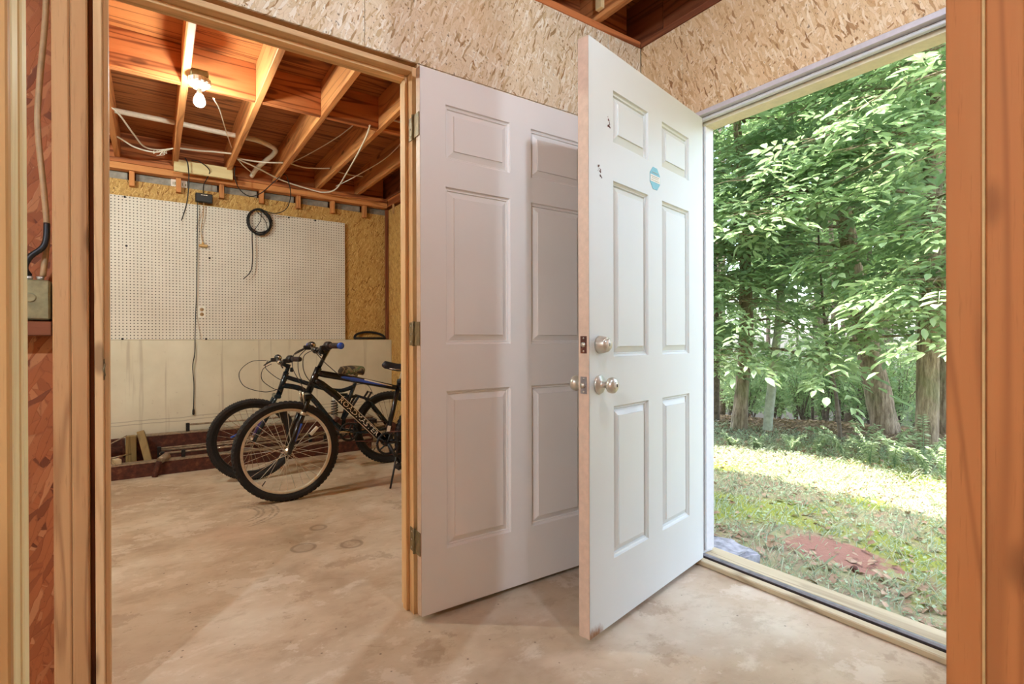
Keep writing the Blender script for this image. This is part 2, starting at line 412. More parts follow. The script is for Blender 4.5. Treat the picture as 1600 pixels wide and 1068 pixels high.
class MB:
    def __init__(s): s.v = []; s.f = []; s.sm = []

    def add(s, vs, fs, smooth=False):
        b = len(s.v); s.v += [tuple(x) for x in vs]; s.f += [tuple(i + b for i in f) for f in fs]; s.sm += [smooth] * len(fs); return s

    def box(s, lo, hi, ch=0.0, R=None, c=None):
        lo, hi = Vector(lo), Vector(hi)
        if ch <= 0:
            x0, y0, z0 = lo; x1, y1, z1 = hi
            vs = [(x0, y0, z0), (x1, y0, z0), (x1, y1, z0), (x0, y1, z0), (x0, y0, z1), (x1, y0, z1), (x1, y1, z1), (x0, y1, z1)]
            fs = [(0, 3, 2, 1), (4, 5, 6, 7), (0, 1, 5, 4), (1, 2, 6, 5), (2, 3, 7, 6), (3, 0, 4, 7)]
        else:
            bm = bmesh.new(); bmesh.ops.create_cube(bm, size=1.0)
            d = hi - lo; m = (lo + hi) / 2
            for v in bm.verts: v.co = Vector((v.co.x * d.x, v.co.y * d.y, v.co.z * d.z)) + m
            bmesh.ops.bevel(bm, geom=bm.edges[:], offset=min(ch, min(d) * 0.45), segments=1, affect='EDGES', profile=0.5)
            bm.verts.index_update()
            vs = [v.co.copy() for v in bm.verts]; fs = [[v.index for v in f.verts] for f in bm.faces]; bm.free()
        if R is not None:
            cc = Vector(c) if c is not None else (lo + hi) / 2
            vs = [R @ (Vector(v) - cc) + cc for v in vs]
        return s.add(vs, fs)

    def tube(s, pts, r, n=8, closed=False, caps=True, smooth=True):
        pts = [Vector(p) for p in pts]; m = len(pts)
        rs = r if isinstance(r, (list, tuple)) else [r] * m
        t0 = (pts[1] - pts[0]).normalized()
        up = Vector((0, 0, 1)) if abs(t0.z) < 0.9 else Vector((1, 0, 0))
        a = t0.cross(up).normalized(); vs = []
        for i, p in enumerate(pts):
            if closed: t = (pts[(i + 1) % m] - pts[i - 1]).normalized()
            elif i == 0: t = t0
            elif i == m - 1: t = (pts[-1] - pts[-2]).normalized()
            else: t = ((pts[i + 1] - p).normalized() + (p - pts[i - 1]).normalized()).normalized()
            a = (a - t * a.dot(t)).normalized(); b = t.cross(a)
            for j in range(n):
                th = 2 * PI * j / n; vs.append(p + (a * math.cos(th) + b * math.sin(th)) * rs[i])
        fs = []
        for i in range(m if closed else m - 1):
            for j in range(n):
                k = (i + 1) % m
                fs.append((i * n + j, i * n + (j + 1) % n, k * n + (j + 1) % n, k * n + j))
        s.add(vs, fs, smooth)
        if caps and not closed:
            b = len(s.v) - len(vs)
            s.f.append(tuple(b + j for j in reversed(range(n)))); s.f.append(tuple(b + (m - 1) * n + j for j in range(n))); s.sm += [False, False]
        return s

    def lathe(s, prof, o=(0, 0, 0), ax=(0, 0, 1), n=20, smooth=True):
        o = Vector(o); ax = Vector(ax).normalized()
        a = ax.cross(Vector((0, 0, 1)) if abs(ax.z) < 0.9 else Vector((1, 0, 0))).normalized(); b = ax.cross(a); vs = []; fs = []
        for r, z in prof:
            for j in range(n):
                th = 2 * PI * j / n; vs.append(o + ax * z + (a * math.cos(th) + b * math.sin(th)) * max(r, 1e-5))
        for i in range(len(prof) - 1):
            for j in range(n): fs.append((i * n + j, i * n + (j + 1) % n, (i + 1) * n + (j + 1) % n, (i + 1) * n + j))
        fs.append(tuple(range(n - 1, -1, -1))); fs.append(tuple((len(prof) - 1) * n + j for j in range(n)))
        return s.add(vs, fs, smooth)

    def ring(s, c, u, w, R, prof, n=72, mod=None, smooth=True):
        """a wheel ring: prof = [(radial offset, lateral offset)], swept about centre c in the plane of u, w"""
        c, u, w = Vector(c), Vector(u), Vector(w); nn = u.cross(w); m = len(prof); vs = []; fs = []
        for i in range(n):
            th = 2 * PI * i / n; d = u * math.cos(th) + w * math.sin(th)
            for j, (a, b) in enumerate(prof):
                e = mod(i, j) if mod else 0.0
                vs.append(c + d * (R + a + e) + nn * b)
        for i in range(n):
            for j in range(m):
                k = (i + 1) % n; l = (j + 1) % m
                fs.append((i * m + j, k * m + j, k * m + l, i * m + l))
        return s.add(vs, fs, smooth)

    def prism(s, poly, d):
        """closed polygon (list of 3D points) pushed along vector d"""
        n = len(poly); d = Vector(d); vs = [Vector(p) for p in poly] + [Vector(p) + d for p in poly]
        fs = [tuple(range(n - 1, -1, -1)), tuple(range(n, 2 * n))] + [(i, (i + 1) % n, n + (i + 1) % n, n + i) for i in range(n)]
        return s.add(vs, fs)


def tag(o, label=None, cat=None, group=None, kind=None):
    if label: o['label'] = label
    if cat: o['category'] = cat
    if group: o['group'] = group
    if kind: o['kind'] = kind
    return o


def obj(name, mb, mat, parent=None, origin=None):
    v = np.array([tuple(p) for p in mb.v], dtype=float)
    c = (v.min(0) + v.max(0)) / 2 if origin is None else np.array(origin, float)
    me = bpy.data.meshes.new(name); me.from_pydata((v - c).tolist(), [], mb.f); me.update()
    me.polygons.foreach_set('use_smooth', mb.sm)
    bm = bmesh.new(); bm.from_mesh(me); bmesh.ops.recalc_face_normals(bm, faces=bm.faces[:]); bm.to_mesh(me); bm.free()
    me.materials.append(mat)
    o = bpy.data.objects.new(name, me); COL.objects.link(o)
    base = np.zeros(3)
    if parent is not None: o.parent = parent; base = ABS[parent.name]
    o.location = Vector(c - base); ABS[o.name] = c
    return o


def thing(name, loc, label=None, cat=None, group=None, kind=None, local=False, rotz=0.0):
    o = bpy.data.objects.new(name, None); COL.objects.link(o); o.location = loc; o.rotation_euler = (0, 0, rotz); o.empty_display_size = 0.1
    ABS[o.name] = np.zeros(3) if local else np.array(loc, float)
    return tag(o, label, cat, group, kind)


def board(name, lo, hi, kind, axis, parent=None, ch=0.002):
    return obj(name, MB().box(lo, hi, ch), wood(kind, axis) if isinstance(kind, str) else kind, parent)


def smooth_path(pts, n=8):
    P = [Vector(p) for p in pts]; out = []
    for i in range(len(P) - 1):
        p0 = P[max(i - 1, 0)]; p1 = P[i]; p2 = P[i + 1]; p3 = P[min(i + 2, len(P) - 1)]
        for j in range(n):
            t = j / n; t2 = t * t; t3 = t2 * t
            out.append(0.5 * ((2 * p1) + (p2 - p0) * t + (2 * p0 - 5 * p1 + 4 * p2 - p3) * t2 + (3 * p1 - p0 - 3 * p2 + p3) * t3))
    out.append(P[-1]); return out


# ------------------------------------------------------------------ the shell: floor, walls, ceiling
XR = 2.082; YP = 1.8415; YB = 5.485; JZ = 2.58; SUBZ = 2.815
obj('floor', MB().box((-2.6, -2.9, -0.2), (2.2, 5.8, 0.0)), M_FLOOR, origin=(0, 0, 0))
tag(bpy.data.objects['floor'], 'stained tan concrete slab floor running through both rooms', 'floor', kind='structure')

# ceiling: joists, blocking, subfloor sheets
ce = thing('ceiling', (0, 0, JZ), 'open ceiling of orange pine joists, blocking and plywood subfloor', 'ceiling', kind='structure')
JX = [0.158 + 0.405 * k for k in range(-6, 5)]
for x in JX:
    board('joist', (x - 0.019, -2.9, JZ), (x + 0.019, 5.6, SUBZ), 'joist', 1, ce, 0.003)
def blocking(y, xs, kind='block'):
    for i, a in enumerate(xs[:-1]):
        board('blocking', (a + 0.0195, y - 0.019 + random.uniform(-0.006, 0.006), JZ + 0.002), (xs[i + 1] - 0.0195, y + 0.019, SUBZ - 0.001), kind, 0, ce)
blocking(3.70, JX + [2.10])
blocking(1.96, JX + [2.10])
blocking(5.53, JX + [2.10])
for (x0, x1, y0, y1) in [(-2.6, 2.25, 4.55, 5.8), (-2.6, 0.56, 3.35, 4.548), (0.562, 2.25, 3.35, 4.548), (-2.6, 2.25, 2.13, 3.348), (-2.6, 0.97, 0.91, 2.128), (0.972, 2.25, 0.91, 2.128), (-2.6, 2.25, -0.31, 0.908), (-2.6, 2.25, -2.9, -0.312)]:
    board('plywood_sheet', (x0, y0, SUBZ), (x1, y1, SUBZ + 0.018), 'plywood', 0, ce, 0.0015)
# rim boards on the right wall, with a butt joint
for (y0, y1) in [(-2.9, 1.00), (1.003, 1.713), (1.716, 5.6)]:
    board('rim_board', (2.10, y0, JZ + 0.001), (2.138, y1, SUBZ), 'dark', 1, ce)
board('nailer_block', (1.735, 1.775, 2.605), (1.758, 1.815, 2.78), 'post_pale', 2, ce)

# right wall (outside wall) with the door opening
wr = thing('wall_right', (XR, 0, 0), 'outside wall sheathed in tan strand board around the open door', 'wall', kind='structure')
DY0, DY1, DZ = 0.575, 1.512, 2.095
for lo, hi in [((XR, DY0 - 0.02, DZ), (XR + 0.011, 1.585, 2.546)), ((XR, 1.587, 0.0), (XR + 0.011, YP - 0.001, 2.546)), ((XR, DY1 + 0.022, 0.0), (XR + 0.011, 1.585, DZ)),
               ((XR, -2.9, 0.0), (XR + 0.011, DY0 - 0.022, 2.546))]:
    obj('osb_panel', MB().box(lo, hi, 0.0015), M_OSB_TAN, wr)
board('top_plate', (XR - 0.004, -2.9, 2.547), (XR + 0.089, YP - 0.002, JZ - 0.001), 'dark', 1, wr)
for y in (-2.4, -1.6, -0.8, 0.0, 0.50, 1.60, 2.4, 3.2, 4.0, 4.8):
    board('stud', (XR + 0.0115, y - 0.019, 0.0), (XR + 0.1, y + 0.019, 2.546), 'stud', 2, wr)
board('header', (XR + 0.0115, DY0 - 0.05, DZ + 0.01), (XR + 0.1, DY1 + 0.05, DZ + 0.2), 'stud', 1, wr)
def siding(y0, y1, z0, z1):
    z = z0
    while z < z1 - 0.02:
        h = min(0.18, z1 - z)
        obj('siding_board', MB().prism([(XR + 0.102, y0, z), (XR + 0.125, y0, z), (XR + 0.112, y0, z + h), (XR + 0.102, y0, z + h)], (0, y1 - y0, 0)), M_SIDING, wr); z += h
siding(-2.9, DY0 - 0.03, -0.1, 4.9); siding(DY1 + 0.03, 5.8, -0.1, 4.9); siding(DY0 - 0.03, DY1 + 0.03, DZ + 0.03, 4.9)
# the far room's lining of the same wall
obj('osb_panel', MB().box((2.12, 1.96, 0.0), (2.131, 5.60, 2.47), 0.0015), M_OSB_FAR, wr)
board('top_plate', (2.105, 1.96, 2.50), (2.19, 5.6, JZ - 0.001), 'block', 1, wr)
for y in (4.9, 5.3): board('stud', (2.108, y - 0.019, 2.40), (2.119, y + 0.019, 2.499), 'stud', 2, wr)
board('corner_stud', (2.085, 5.455, 1.06), (2.119, 5.485, 2.47), 'dark', 2, wr)

# roof over the house: its eave throws the shade on the grass
rf = thing('roof', (0, 0, 4.9), 'house roof whose eave shades the grass by the door', 'roof', kind='structure')
obj('roof_slab', MB().box((-3.2, -9.0, 4.92), (2.72, 9.0, 5.06), 0.01), M_SHINGLE, rf)
obj('fascia', MB().box((2.721, -9.0, 4.86), (2.745, 9.0, 5.06), 0.004), M_SIDING, rf)

# partition wall with the inner door
wp = thing('wall_partition', (0, YP, 0), 'dividing wall of pale strand board over open studs', 'wall', kind='structure')
JL, JR = -0.117, 0.808          # inner faces of the jamb
for lo, hi in [((-0.66, YP, 2.098), (0.628, YP + 0.011, 2.546)), ((0.63, YP, 2.098), (1.849, YP + 0.011, 2.546)), ((0.83, YP, 0.0), (1.849, YP + 0.011, 2.096)), ((1.851, YP, 0.0), (XR - 0.001, YP + 0.011, 2.546))]:
    obj('osb_panel', MB().box(lo, hi, 0.0015), M_OSB_NEAR, wp)
board('top_plate', (-2.6, YP - 0.004, 2.547), (XR - 0.005, YP + 0.1, JZ - 0.001), 'block', 0, wp)
board('header', (-0.19, YP + 0.0115, 2.10), (0.87, YP + 0.099, 2.30), 'stud', 0, wp)
for x0 in (-0.2255, -0.187):
    board('stud', (x0, YP + 0.0115, 0.0), (x0 + 0.0375, YP + 0.1, 2.546 if x0 < -0.2 else 2.098), 'stud', 2, wp, 0.004)
for x0 in (0.83, 0.87, 1.25, 1.65, 2.03, -0.62, -1.0):
    board('stud', (x0, YP + 0.0115, 0.0), (x0 + 0.038, YP + 0.1, 2.546 if x0 != 0.83 else 2.098), 'stud', 2, wp)
obj('osb_panel', MB().box((-2.6, YP + 0.1005, 0.0), (-0.15, YP + 0.1115, 2.546)), M_OSB_BAY, wp)
obj('osb_panel', MB().box((0.83, YP + 0.1005, 0.0), (2.1, YP + 0.1115, 2.546)), M_OSB_FAR, wp)
obj('osb_panel', MB().box((-0.149, YP + 0.1005, 2.10), (0.829, YP + 0.1115, 2.546)), M_OSB_FAR, wp)
board('sole_plate', (-0.58, YP + 0.0115, 0.0), (-0.227, YP + 0.0995, 0.038), 'stud', 0, wp)
board('bay_block', (-0.58, YP + 0.015, 1.055), (-0.228, YP + 0.0995, 1.093), 'dark', 0, wp)

# back wall: painted concrete below, strand board above, short studs under the plate
wb = thing('wall_back', (0.4, 5.4, 0), 'back wall of painted concrete below golden strand board', 'wall', kind='structure')
obj('concrete_base', MB().box((-2.6, 5.375, 0.0), (2.119, 5.7, 1.052), 0.006), M_CONC, wb)
for (x0, x1) in [(-2.6, -0.6), (-0.598, 1.20), (1.202, 2.10)]:
    obj('osb_panel', MB().box((x0, 5.52, 1.053), (x1, 5.531, 2.42), 0.0015), M_OSB_FAR, wb)
board('top_plate', (-2.6, 5.44, 2.485), (2.10, 5.532, JZ - 0.041), 'joist', 0, wb)
board('top_plate', (-2.6, 5.436, JZ - 0.039), (2.10, 5.532, JZ - 0.001), 'block', 0, wb)
for x in [-0.17 + 0.335 * k for k in range(-4, 7)]:
    board('cripple_stud', (x, 5.46, 2.36), (x + 0.038, 5.519, 2.484), 'joist', 2, wb)
for i, x in enumerate([-0.125 + 0.335 * k for k in range(-4, 7)]):
    obj('insulation_batt', MB().box((x, 5.535, 2.42), (x + 0.28, 5.56, 2.484), 0.004), M_INSUL, wb)
board('ledger_board', (0.145, 5.30, 2.50), (0.592, 5.334, 2.60), 'post_pale', 0, wb)
obj('backing', MB().box((-2.6, 5.60, 1.05), (2.2, 5.64, 2.83)), wood('dark', 0), wb)

# walls that close the rooms off behind and to the side of the view
obj('wall_left', MB().box((-2.62, -2.9, 0.0), (-2.6, 5.7, 2.83)), M_OSB_NEAR); tag(bpy.data.objects['wall_left'], 'strand board wall closing the rooms off to the side', 'wall', kind='structure')
obj('wall_front', MB().box((-2.6, -2.92, 0.0), (XR, -2.9, 2.83)), M_OSB_NEAR); tag(bpy.data.objects['wall_front'], 'strand board wall behind the viewer', 'wall', kind='structure')


# ------------------------------------------------------------------ six-panel doors
def door_leaf(name, W, H, T, xs, zs, mat, root, frame, edge_mat=None):
    """frame = (origin, u, n): u runs along the width, n points out of the seen face. Panels are pieces set into the leaf."""
    o, u, n = (Vector(q) for q in frame); z = Vector((0, 0, 1))
    P = lambda a, d, h: o + u * a + n * d + z * h
    X = [0, xs[0][0], xs[0][1], xs[1][0], xs[1][1], W]; Z = [0] + [q for p in zs for q in p] + [H]
    mb = MB()
    for side in (0, 1):
        d = 0.0 if side == 0 else -T
        for i in range(5):
            for j in range(len(Z) - 1):
                if i in (1, 3) and j % 2 == 1: continue
                mb.add([P(X[i], d, Z[j]), P(X[i + 1], d, Z[j]), P(X[i + 1], d, Z[j + 1]), P(X[i], d, Z[j + 1])], [(0, 1, 2, 3)])
    for a, b in (((0, 0), (W, 0)), ((0, H), (W, H)), ((W, 0), (W, H))):
        mb.add([P(a[0], 0, a[1]), P(b[0], 0, b[1]), P(b[0], -T, b[1]), P(a[0], -T, a[1])], [(0, 1, 2, 3)])
    if edge_mat is None: mb.add([P(0, 0, 0), P(0, 0, H), P(0, -T, H), P(0, -T, 0)], [(0, 1, 2, 3)])
    bm_o = P(W / 2, -T / 2, H / 2)
    me = bpy.data.meshes.new(name)
    leaf = obj(name, mb, mat, root, origin=tuple(bm_o))
    leaf.rotation_euler = (0, 0, 0)
    if edge_mat is not None:
        e = MB(); e.add([P(-0.0008, -0.001, 0), P(-0.0008, -0.001, H), P(-0.0008, -T + 0.001, H), P(-0.0008, -T + 0.001, 0), P(0.001, -0.001, 0), P(0.001, -0.001, H), P(0.001, -T + 0.001, H), P(0.001, -T + 0.001, 0)],
                        [(0, 1, 2, 3), (4, 5, 6, 7), (0, 1, 5, 4), (2, 3, 7, 6), (1, 2, 6, 5), (0, 3, 7, 4)])
        obj('edge_strip', e, edge_mat, leaf)
    prof = [(0.0, 0.0), (0.003, 0.007), (0.008, 0.0095), (0.011, 0.0085), (0.014, 0.0145), (0.036, 0.0050), (0.0375, 0.0010)]
    for (x0, x1) in xs:
        for (z0, z1) in zs:
            pm = MB()
            for side in (0, 1):
                rows = []
                for ins, dep in prof:
                    d = -dep if side == 0 else -T + dep
                    rows.append([P(x0 + ins, d, z0 + ins), P(x1 - ins, d, z0 + ins), P(x1 - ins, d, z1 - ins), P(x0 + ins, d, z1 - ins)])
                vs = [p for r in rows for p in r]; fs = []
                for i in range(len(prof) - 1):
                    for j in range(4): fs.append((i * 4 + j, i * 4 + (j + 1) % 4, (i + 1) * 4 + (j + 1) % 4, (i + 1) * 4 + j))
                k = (len(prof) - 1) * 4; fs.append((k, k + 1, k + 2, k + 3)); pm.add(vs, fs)
            obj('panel', pm, mat, leaf)
    return leaf, P


# inner door: opened flat against the partition
d1 = thing('door_1', (JR, YP, 0), 'white six-panel inner door swung flat against the partition', 'door', kind='structure')
LW = 0.909
leaf1, P1 = door_leaf('door_leaf', LW, 2.03, 0.035, [(0.104, 0.401), (0.507, 0.803)], [(0.23, 0.827), (1.004, 1.602), (1.706, 1.913)], M_DOOR_IN, d1, ((0.8087, 1.7672, 0.0207), (1, 0, 0), (0, -1, 0)), M_EDGE)
def jamb_piece(name, lo, hi, axis, root, kind='jamb'): return board(name, lo, hi, kind, axis, root, 0.0015)
jy0, jy1 = YP - 0.004, YP + 0.112
jamb_piece('jamb', (JL - 0.019, jy0, 0.0), (JL, jy1, 2.076), 2, d1)
jamb_piece('jamb', (JR, jy0, 0.0), (JR + 0.019, jy1, 2.076), 2, d1)
jamb_piece('light_block', (-0.1488, YP + 0.04, 0.0), (JL - 0.0195, YP + 0.1, 2.05), 2, d1, 'dark')  # dark strip added to block light leaking between jamb and stud
jamb_piece('head_jamb', (JL, jy0, 2.057), (JR, jy1, 2.076), 0, d1)
jamb_piece('door_stop', (JL + 0.0002, YP + 0.036, 0.0), (JL + 0.012, YP + 0.070, 2.056), 2, d1)
jamb_piece('door_stop', (JR - 0.012, YP + 0.036, 0.0), (JR - 0.0002, YP + 0.070, 2.056), 2, d1)
jamb_piece('door_stop', (JL + 0.0125, YP + 0.036, 2.045), (JR - 0.0125, YP + 0.070, 2.0568), 0, d1)
for hz in (0.285, 1.065, 1.84):
    hg = MB().lathe([(0.0055, -0.046), (0.0055, 0.046)], (0.803, 1.8195, hz), (0, 0, 1), 12)
    h = obj('hinge', hg, M_BRASS, d1)
    obj('hinge_plate', MB().box((0.8045, 1.8215, hz - 0.044), (0.8075, 1.862, hz + 0.044), 0.001), M_BRASS, h)
    obj('hinge_plate', MB().box((0.8045, 1.772, hz - 0.044), (0.8075, 1.8175, hz + 0.044), 0.001), M_BRASS, h)
    sc = MB()
    for dz in (-0.03, 0.0, 0.03): sc.lathe([(0.004, 0), (0.003, 0.0015)], (0.8044, 1.845, hz + dz), (-1, 0, 0), 8)
    tag(obj('screws', sc, M_NICKEL, h), kind='stuff')
st = MB().box((JL, 1.846, 0.93), (JL + 0.002, 1.874, 0.99), 0.0005)
st.tube([(JL + 0.001, 1.846, 0.94), (JL + 0.004, 1.836, 0.945), (JL + 0.001, 1.830, 0.96), (JL + 0.004, 1.836, 0.975), (JL + 0.001, 1.846, 0.98)], 0.002, 6)
obj('strike_plate', st, M_BRASS, d1)

# outside door: steel, standing half open
d2 = thing('door_2', (2.09, 1.48, 0), 'white steel six-panel outside door standing half open into the room', 'door', kind='structure')
A2 = Vector((1.2024, 1.2904, 0)); H2 = Vector((2.0904, 1.481, 0)); U2v = (H2 - A2).normalized(); N2v = Vector((U2v.y, -U2v.x, 0))
# leaf is built square to the world and then turned, so its texture follows the door
leaf2, P2 = door_leaf('door_leaf', 0.908, 2.03, 0.0445, [(0.150, 0.402), (0.515, 0.765)], [(0.23, 0.772), (0.948, 1.575), (1.710, 1.897)], M_DOOR_EX, d2, ((2.09, 1.48, 0.0316), (1, 0, 0), (0, -1, 0)), M_EDGE)
LF = (Vector((2.09, 1.48, 0.0316)), Vector((1, 0, 0)), Vector((0, -1, 0)))
Q = lambda a, d, h: LF[0] + LF[1] * a + LF[2] * d + Vector((0, 0, h))
def knob(name, a, h, parent, side=1, key=True):
    mb = MB(); s = -1 if side < 0 else 1; base = Q(a, 0 if s > 0 else -0.0445, h); ax = Vector((0, -s, 0))
    mb.lathe([(0.032, 0.0), (0.033, 0.003), (0.030, 0.008), (0.014, 0.012), (0.011, 0.018), (0.011, 0.032), (0.016, 0.036), (0.025, 0.043), (0.0275, 0.052), (0.026, 0.061), (0.019, 0.067), (0.0, 0.068)], base, ax, 28)
    o = obj(name, mb, M_NICKEL, parent)
    if key:
        km = MB().lathe([(0.012, 0.0), (0.012, 0.003), (0.009, 0.005), (0.0, 0.0052)], base + ax * 0.066, ax, 18)
        kk = obj('key_cylinder', km, M_KEY, o)
        obj('keyhole', MB().box(tuple(base + ax * 0.0725 - Vector((0.0012, 0.001, 0.005))), tuple(base + ax * 0.0725 + Vector((0.0012, 0.001, 0.005)))), M_BLACK, o)
    return o
k1 = knob('knob', 0.058, 0.855, leaf2, 1); k2 = knob('knob', 0.058, 0.855, leaf2, -1, False)
db = MB().lathe([(0.031, 0.0), (0.031, 0.006), (0.026, 0.030), (0.024, 0.033), (0.019, 0.034), (0.019, 0.038), (0.0, 0.0385)], Q(0.062, 0, 0.992), (0, -1, 0), 28)
dbo = obj('deadbolt', db, M_NICKEL, leaf2)
obj('key_cylinder', MB().lathe([(0.0185, 0.0), (0.018, 0.002), (0.0, 0.0021)], Q(0.062, 0.0385, 0.992), (0, -1, 0), 20), M_KEY, dbo)
obj('keyhole', MB().box(tuple(Q(0.062, 0.0405, 0.992) - Vector((0.0015, 0.001, 0.006))), tuple(Q(0.062, 0.0405, 0.992) + Vector((0.0015, 0.001, 0.006)))), M_BLACK, dbo)
for h, m in ((0.992, M_BRASS), (0.855, M_ALU)):
    lp = obj('latch_plate', MB().box((2.0878, 1.48 + 0.0095, 0.0316 + h - 0.029), (2.0890, 1.48 + 0.035, 0.0316 + h + 0.029), 0.0004), M_RUST if h > 0.9 else M_ALU, leaf2)
    bo = MB().lathe([(0.0085, 0.0), (0.0085, 0.004 if h > 0.9 else 0.011), (0.0, 0.0045 if h > 0.9 else 0.0115)], (2.088, 1.48 + 0.022, 0.0316 + h), (-1, 0, 0), 16)
    bo.lathe([(0.0035, 0), (0.002, 0.001)], (2.0878, 1.48 + 0.022, 0.0316 + h + 0.022), (-1, 0, 0), 8).lathe([(0.0035, 0), (0.002, 0.001)], (2.0878, 1.48 + 0.022, 0.0316 + h - 0.022), (-1, 0, 0), 8)
    obj('latch_bolt', bo, M_NICKEL, leaf2)
# the eight-sided teal sticker with a pale band of small print
oc = [Q(0.455 + 0.044 * math.cos(PI / 8 + i * PI / 4), 0.0002, 1.65 + 0.047 * math.sin(PI / 8 + i * PI / 4)) for i in range(8)]
stk = obj('sticker', MB().prism(oc, (0, -0.001, 0)), M_TEAL, leaf2); tag(stk, 'teal eight-sided sticker')
obj('sticker_band', MB().box(tuple(Q(0.417, 0.0012, 1.635)), tuple(Q(0.493, 0.0018, 1.662))), M_PAPER, stk)
tx = MB()
for zz, x0, x1 in ((1.656, 0.423, 0.486), (1.649, 0.428, 0.480), (1.641, 0.423, 0.485), (1.672, 0.432, 0.478)):
    x = x0
    while x < x1:
        wd = random.uniform(0.003, 0.007); tx.box(tuple(Q(x, 0.0018, zz - 0.0013)), tuple(Q(min(x + wd, x1), 0.0022, zz + 0.0013))); x += wd + 0.002
tag(obj('small_print', tx, M_GREYPLASTIC, stk), kind='stuff')
# scraped spots in the paint
sp = MB()
for (a, h, n) in ((0.126, 1.777, 9), (0.061, 1.599, 9), (0.115, 1.755, 6), (0.07, 1.57, 4)):
    for i in range(n):
        q = Q(a + random.gauss(0, 0.006), 0.0003, h + random.gauss(0, 0.011)); r = random.uniform(0.0015, 0.004)
        sp.add([q + Vector((r * math.cos(t), 0, r * 1.5 * math.sin(t))) for t in (0, 1.2, 2.4, 3.6, 5.0)], [(0, 1, 2, 3, 4)])
tag(obj('paint_chips', sp, M_RUST, leaf2), kind='stuff')
# frame of the outside door
xf0, xf1 = XR - 0.004, XR + 0.125
obj('jamb', MB().box((xf0, DY1, 0.03), (xf1, DY1 + 0.02, DZ - 0.001), 0.0015), M_TRIMW, d2)
obj('jamb', MB().box((xf0, DY0 - 0.02, 0.0), (xf1, DY0, DZ - 0.001), 0.0015), M_LILAC, d2)
obj('head_jamb', MB().box((xf0, DY0, 2.073), (xf1, DY1, DZ - 0.001), 0.0015), M_LILAC, d2)
obj('head_stop', MB().box((XR + 0.022, DY0 + 0.0005, 2.058), (XR + 0.048, DY1 - 0.0005, 2.0725), 0.004), M_TRIMW, d2)
obj('weatherstrip', MB().box((XR + 0.0485, DY0 + 0.001, 2.062), (XR + 0.055, DY1 - 0.001, 2.0725)), M_GASKET, d2)
obj('head_casing', MB().box((XR + 0.0555, DY0 + 0.0005, 2.044), (xf1 + 0.01, DY1 - 0.0005, 2.0725), 0.002), M_CREAM, d2)
obj('side_stop', MB().box((XR + 0.05, DY0 + 0.0003, 0.045), (XR + 0.10, DY0 + 0.012, 2.057), 0.002), M_CREAM, d2)
obj('side_stop', MB().box((XR + 0.06, DY1 - 0.012, 0.045), (XR + 0.12, DY1 - 0.0003, 2.057), 0.002), M_TRIMW, d2)
board('sill_board', (XR - 0.012, DY0 + 0.0005, 0.0), (XR + 0.028, DY1 - 0.0005, 0.024), 'sill', 1, d2, 0.004)
obj('threshold_strip', MB().box((XR + 0.034, DY0 + 0.0005, 0.0), (XR + 0.058, DY1 - 0.0005, 0.036), 0.006), M_ALU, d2)
obj('door_sweep_gasket', MB().box((XR + 0.0285, DY0 + 0.0005, 0.0), (XR + 0.0335, DY1 - 0.0005, 0.031), 0.001), M_GASKET, d2)
board('outer_sill', (XR + 0.0585, DY0 - 0.015, -0.03), (XR + 0.165, DY1 + 0.02, 0.032), 'sill', 1, d2, 0.006)
for hz in (0.25, 1.05, 1.85):
    obj('hinge', MB().lathe([(0.006, -0.05), (0.006, 0.05)], (2.0905, 1.508, hz), (0, 0, 1), 10), M_NICKEL, d2)
# turn the leaf about the hinge corner: its face now runs from the latch edge A2 to the hinge H2
ang = math.atan2(U2v.y, U2v.x)
lc = Vector((2.09 + 0.454, 1.48 + 0.02225, 0.0316 + 1.015)) - Vector((2.09, 1.48, 0.0316))
Rz = Matrix.Rotation(ang, 3, 'Z')
leaf2.rotation_euler = (0, 0, ang)
leaf2.location = Vector((A2.x, A2.y, 0.0316)) + Rz @ lc - Vector((2.09, 1.48, 0))

# ------------------------------------------------------------------ posts framing the view
ps = thing('door_post', (1.0, 0.21, 0), 'pair of orange pine studs ending a stub wall beside the open outside door', 'post')
board('stud', (0.905, 0.2145, 0.0), (1.08, 0.2535, JZ - 0.001), 'post_orange', 2, ps, 0.002)
board('stud', (0.905, 0.1735, 0.0), (1.08, 0.2115, JZ - 0.001), 'post_orange', 2, ps, 0.002)
obj('paper_seam', MB().box((0.903, 0.2116, 0.0), (1.07, 0.2144, JZ - 0.002)), M_TAN, ps)
pl = thing('wall_post', (-0.25, 0.84, 0), 'pale built-up pine post with a grooved edge by the bare studs', 'post')
board('face_board', (-0.42, 0.795, 0.0), (-0.1335, 0.8125, JZ - 0.001), 'board', 2, pl, 0.002)
board('edge_board', (-0.30, 0.8127, 0.0), (-0.1328, 0.846, JZ - 0.001), 'post_pale', 2, pl, 0.002)
board('core_board', (-0.30, 0.8463, 0.0), (-0.1375, 0.864, JZ - 0.001), 'jamb', 2, pl, 0.001)
board('edge_board', (-0.30, 0.8643, 0.0), (-0.1322, 0.894, JZ - 0.001), 'post_pale', 2, pl, 0.002)
